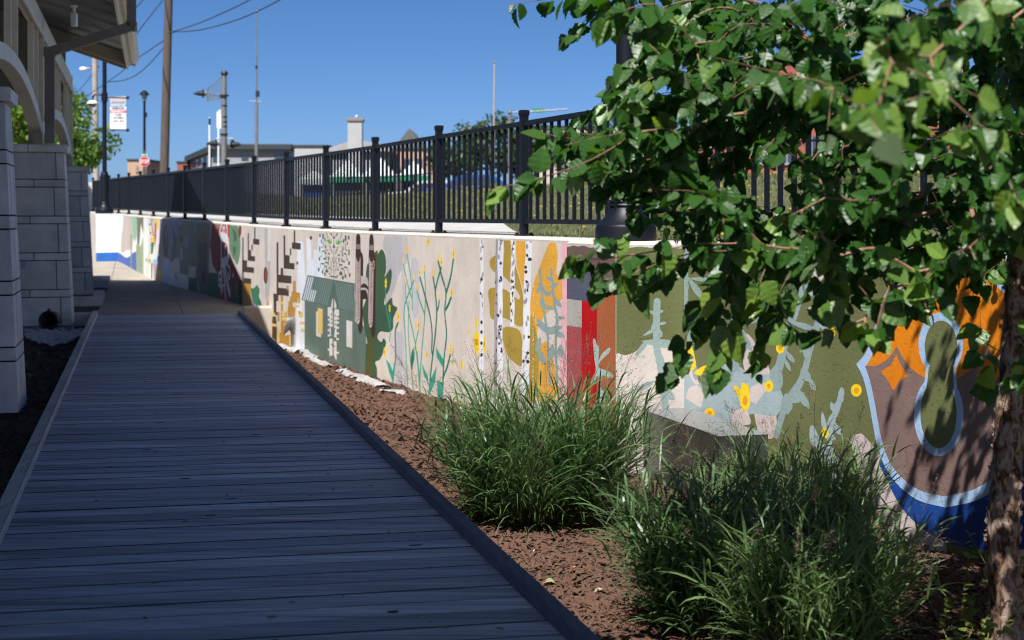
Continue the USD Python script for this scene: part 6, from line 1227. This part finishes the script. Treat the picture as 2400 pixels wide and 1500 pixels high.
# grow a branching skeleton to all of them
nodes = [p for p in TP[34:]]; parent = [-1] + list(range(len(nodes) - 1)); nt = len(nodes)
NA = np.array(nodes); order = sorted(range(len(att)), key=lambda i: np.min(np.linalg.norm(NA - att[i][0], axis=1)))
tips = []; sparse = set()
for i in order:
    p = att[i][0]; N = np.array(nodes); dv = p - N; dist = np.linalg.norm(dv, axis=1); cost = dist * (1 + .35 * np.clip(N[:, 2] < p[2] - .05, 0, 1) * 0) + .25 * np.clip(p[2] - N[:, 2], 0, 9) + .12 * np.clip(N[:, 2] - p[2] - .3, 0, 9)
    j = int(np.argmin(cost)); m = max(1, int(dist[j] / .09)); last = j
    for s_ in range(1, m + 1):
        t = s_ / m; q = N[j] + dv[j] * t + np.array([0, 0, .10 * dist[j] * math.sin(math.pi * t)]) + (rr.normal(0, .008, 3) if s_ < m else 0); nodes.append(q); parent.append(last); last = len(nodes) - 1
    tips.append(last)
    if att[i][1]: sparse.add(last)
nodes = np.array(nodes); par_ = np.array(parent); kid = np.zeros(len(nodes)); np.add.at(kid, par_[1:], 1)
for _ in range(5):       # ease the kinks out of the twigs
    acc = np.zeros_like(nodes); np.add.at(acc, par_[1:], nodes[1:]); new = nodes.copy(); k_ = np.arange(len(nodes)); mv = (k_ >= nt) & (kid > 0)
    new[mv] = .4 * nodes[mv] + .3 * nodes[par_[mv]] + .3 * acc[mv] / kid[mv][:, None]; nodes = new
load = np.zeros(len(nodes)); load[tips] = 1
for i in range(len(nodes) - 1, -1, -1):
    if parent[i] >= 0: load[parent[i]] += load[i]
rad = np.clip(.00085 * np.sqrt(load), .0009, .009)
V, T, n0 = [], [], 0; big = []
for i in range(nt, len(nodes)):
    a, b = nodes[parent[i]], nodes[i]
    if np.linalg.norm(b - a) < 1e-4: continue
    d_ = unit(b - a); u_ = unit(np.cross(d_, [.3, .2, .93])); w_ = np.cross(d_, u_); sd = 4; an = np.arange(sd) * 2 * np.pi / sd; ra = min(rad[i], .006) if parent[i] < nt else rad[parent[i]]
    ring = np.cos(an)[:, None] * u_ + np.sin(an)[:, None] * w_; V.append(np.vstack([a + min(ra, .016) * ring, b + rad[i] * ring]))
    T.append(np.array([(j, (j + 1) % sd, (j + 1) % sd + sd) for j in range(sd)] + [(j, (j + 1) % sd + sd, j + sd) for j in range(sd)]) + n0); n0 += 2 * sd
part(birch, 'branches', trimesh.Trimesh(np.vstack(V), np.vstack(T), process=False), mat('birch_twig', (.22, .12, .075), .7, .3, 30.), smooth=60)
leaves = []
for i in tips:
    k = i; cnt = rr.randint(2, 5) if i in sparse else rr.randint(7, 13)
    for s_ in range(cnt):
        if k < nt: break
        p = nodes[k] + (nodes[parent[k]] - nodes[k]) * rr.rand(); tw = unit(nodes[k] - nodes[parent[k]])
        out = unit(rr.normal(size=3) * [1, 1, .5]); dirn = unit(out * .75 + tw * .45 + np.array([0, 0, -.95 if rr.rand() < .85 else .1])); p = p + dirn * rr.uniform(.008, .022)
        nrm = unit(rr.normal(size=3) * .5 + np.array([-.2, -.6, .7])); nrm = unit(nrm - (nrm @ dirn) * dirn); sd = np.cross(nrm, dirn); L_ = rr.uniform(.042, .070) * (1.3 if i in sparse else 1) * (1.0 if rr.rand() < .85 else .7)
        curl = rr.uniform(-.3, 1.9); v = LV * [1, rr.uniform(.85, 1.1), curl]
        leaves.append((p + L_ * (v[:, :1] * dirn + v[:, 1:2] * sd + v[:, 2:3] * nrm), p, L_))
        if s_ % 3 == 2: k = parent[k]
cs_ = np.array([x[0].mean(0) for x in leaves]); uu = 1200 + F * cs_[:, 0] / cs_[:, 1]; vv2 = HOR - F * (cs_[:, 2] - EYE) / cs_[:, 1]
size = np.array([x[2] for x in leaves]) / cs_[:, 1] * np.where((uu > 1100) & (uu < 2420) & (vv2 > -20) & (vv2 < 1500), 1, 0)
m_leaf = leafmat('birch_leaf', (.034, .10, .015), (.165, .275, .045), .38, .42, back=(.15, .20, .11), spec=.45)
m_leafy = leafmat('birch_leaf_yellow', (.12, .20, .02), (.22, .30, .04), .45, .45, back=(.2, .28, .08))
top = set(np.argsort(-size)[:300])
V, T, n0 = [], [], 0
for i, (v, p, L_) in enumerate(leaves):
    if i in top: part(birch, 'leaf', trimesh.Trimesh(v, LF, process=False), m_leafy if rr.rand() < .06 else m_leaf)
    else: V.append(v); T.append(LF + n0); n0 += len(v)
part(birch, 'foliage', trimesh.Trimesh(np.vstack(V), np.vstack(T), process=False), m_leaf, kind='stuff')
print('birch leaves', len(leaves), 'nodes', len(nodes))
# ---------------------------------------------------------------- low seedlings round the trunk, fallen leaves
def seedling(c, n, seed, lab, h=.3):
    r_ = np.random.RandomState(seed); t = thing('seedling', lab, 'plant', c); st, lv = [], []; n1 = 0
    for i in range(n):
        b = c + np.array([*r_.normal(0, .06, 2), 0]); e = b + np.array([*r_.normal(0, .09, 2), h * r_.uniform(.55, 1.1)]); st.append(tube([b, (b + e) / 2 + [*r_.normal(0, .015, 2), 0], e], [.0028, .0022, .0012], 5))
        for u in np.linspace(.15, 1, 11):
            p = b + (e - b) * u; dirn = unit(r_.normal(size=3) * [1, 1, .3] + [0, 0, .25]); nrm = unit(r_.normal(size=3) * .4 + [0, -.2, 1]); nrm = unit(nrm - (nrm @ dirn) * dirn); sd = np.cross(nrm, dirn); L_ = r_.uniform(.022, .046); lv.append(p + L_ * (LV[:, :1] * dirn + LV[:, 1:2] * sd * .8 + LV[:, 2:3] * nrm))
    part(t, 'stems', cat_(st), mat('green_stem', (.12, .12, .05), .7, .2, 20.)); part(t, 'leaves', trimesh.Trimesh(np.vstack(lv), np.vstack([LF + len(LV) * i for i in range(len(lv))]), process=False), leafmat('seedling_leaf', (.10, .15, .03), (.24, .30, .06), .5, .4), kind='stuff')
seedling(cp(2262, 1500), 6, 1, 'yellow-green leafy seedling left of the birch foot', .34); seedling(cp(2350, 1520), 6, 2, 'leafy seedling directly in front of the birch trunk', .28); seedling(cp(2210, 1560), 5, 3, 'low seedling at the lower edge between grass and birch', .2); seedling(cp(2330, 1400), 3, 4, 'thin seedling stems behind the birch trunk foot', .24)
for i, (x, y, lab, col) in enumerate(((1278, 1372, 'pale green fallen leaf on the mulch beside the kerb', (.16, .22, .10)), (1296, 1377, 'tan fallen leaf on the mulch touching the green one', (.34, .22, .12)), (1414, 1393, 'cream fallen leaf on the mulch before the second grass clump', (.40, .33, .23)), (1345, 1342, 'orange fallen leaf on the mulch between kerb and grass', (.30, .13, .05)), (1250, 1300, 'white fleck of litter on the mulch behind the kerb', (.75, .73, .68)))):
    c = cp(x, y) + [0, 0, .022]; a = rr.uniform(0, 6.28); L_ = .05 if i < 4 else .018; d_ = np.array([math.cos(a), math.sin(a), .05]); s_ = np.array([-math.sin(a), math.cos(a), .1]); single('fallen_leaf' if i < 4 else 'litter_scrap', trimesh.Trimesh(c + L_ * (LV[:, :1] * d_ + LV[:, 1:2] * s_ + LV[:, 2:3] * np.array([0, 0, 1.])), LF, process=False), mat('fallen_leaf_%d' % i, col, .7, .15, 60.), lab, 'leaf' if i < 4 else 'litter')

scr = []
for i in range(120):
    v_, s_ = (VR - abs(R.normal(0, .35)), R.uniform(5.2, 22)) if R.rand() < .6 else (R.uniform(VL, VR), R.uniform(5.2, 22))
    L_ = R.uniform(.006, .016); m = chamfer_box(-L_, L_, -L_ * .3, L_ * .3, 0, .003, .001); m.apply_transform(trimesh.transformations.rotation_matrix(R.uniform(0, 6.28), [0, 0, 1])); m.apply_translation((v_, s_, .0025)); scr.append(m)
single('bark_scraps', bwmesh(cat_(scr)), m_chip, 'stray bark scraps lying on the boardwalk planks', 'bark scraps', kind='stuff')
lf = []
for i in range(70):
    c = cp(R.uniform(1000, 2300), R.uniform(1050, 1480)); 
    if not bedR.contains(Point(c[:2])): continue
    a = R.uniform(0, 6.28); L_ = R.uniform(.02, .045); d_ = np.array([math.cos(a), math.sin(a), R.uniform(-.1, .2)]); s_ = np.array([-math.sin(a), math.cos(a), R.uniform(-.2, .2)]); lf.append(c + [0, 0, .02] + L_ * (LV[:, :1] * d_ + LV[:, 1:2] * s_ * .8 + LV[:, 2:3] * np.array([0, 0, 1.5])))
single('dry_leaves', trimesh.Trimesh(np.vstack(lf), np.vstack([LF + len(LV) * i for i in range(len(lf))]), process=False), leafmat('dry_leaf', (.10, .055, .025), (.30, .20, .11), .8, .15), 'small dry leaves scattered over the mulch among the grasses', 'dry leaves', kind='stuff')
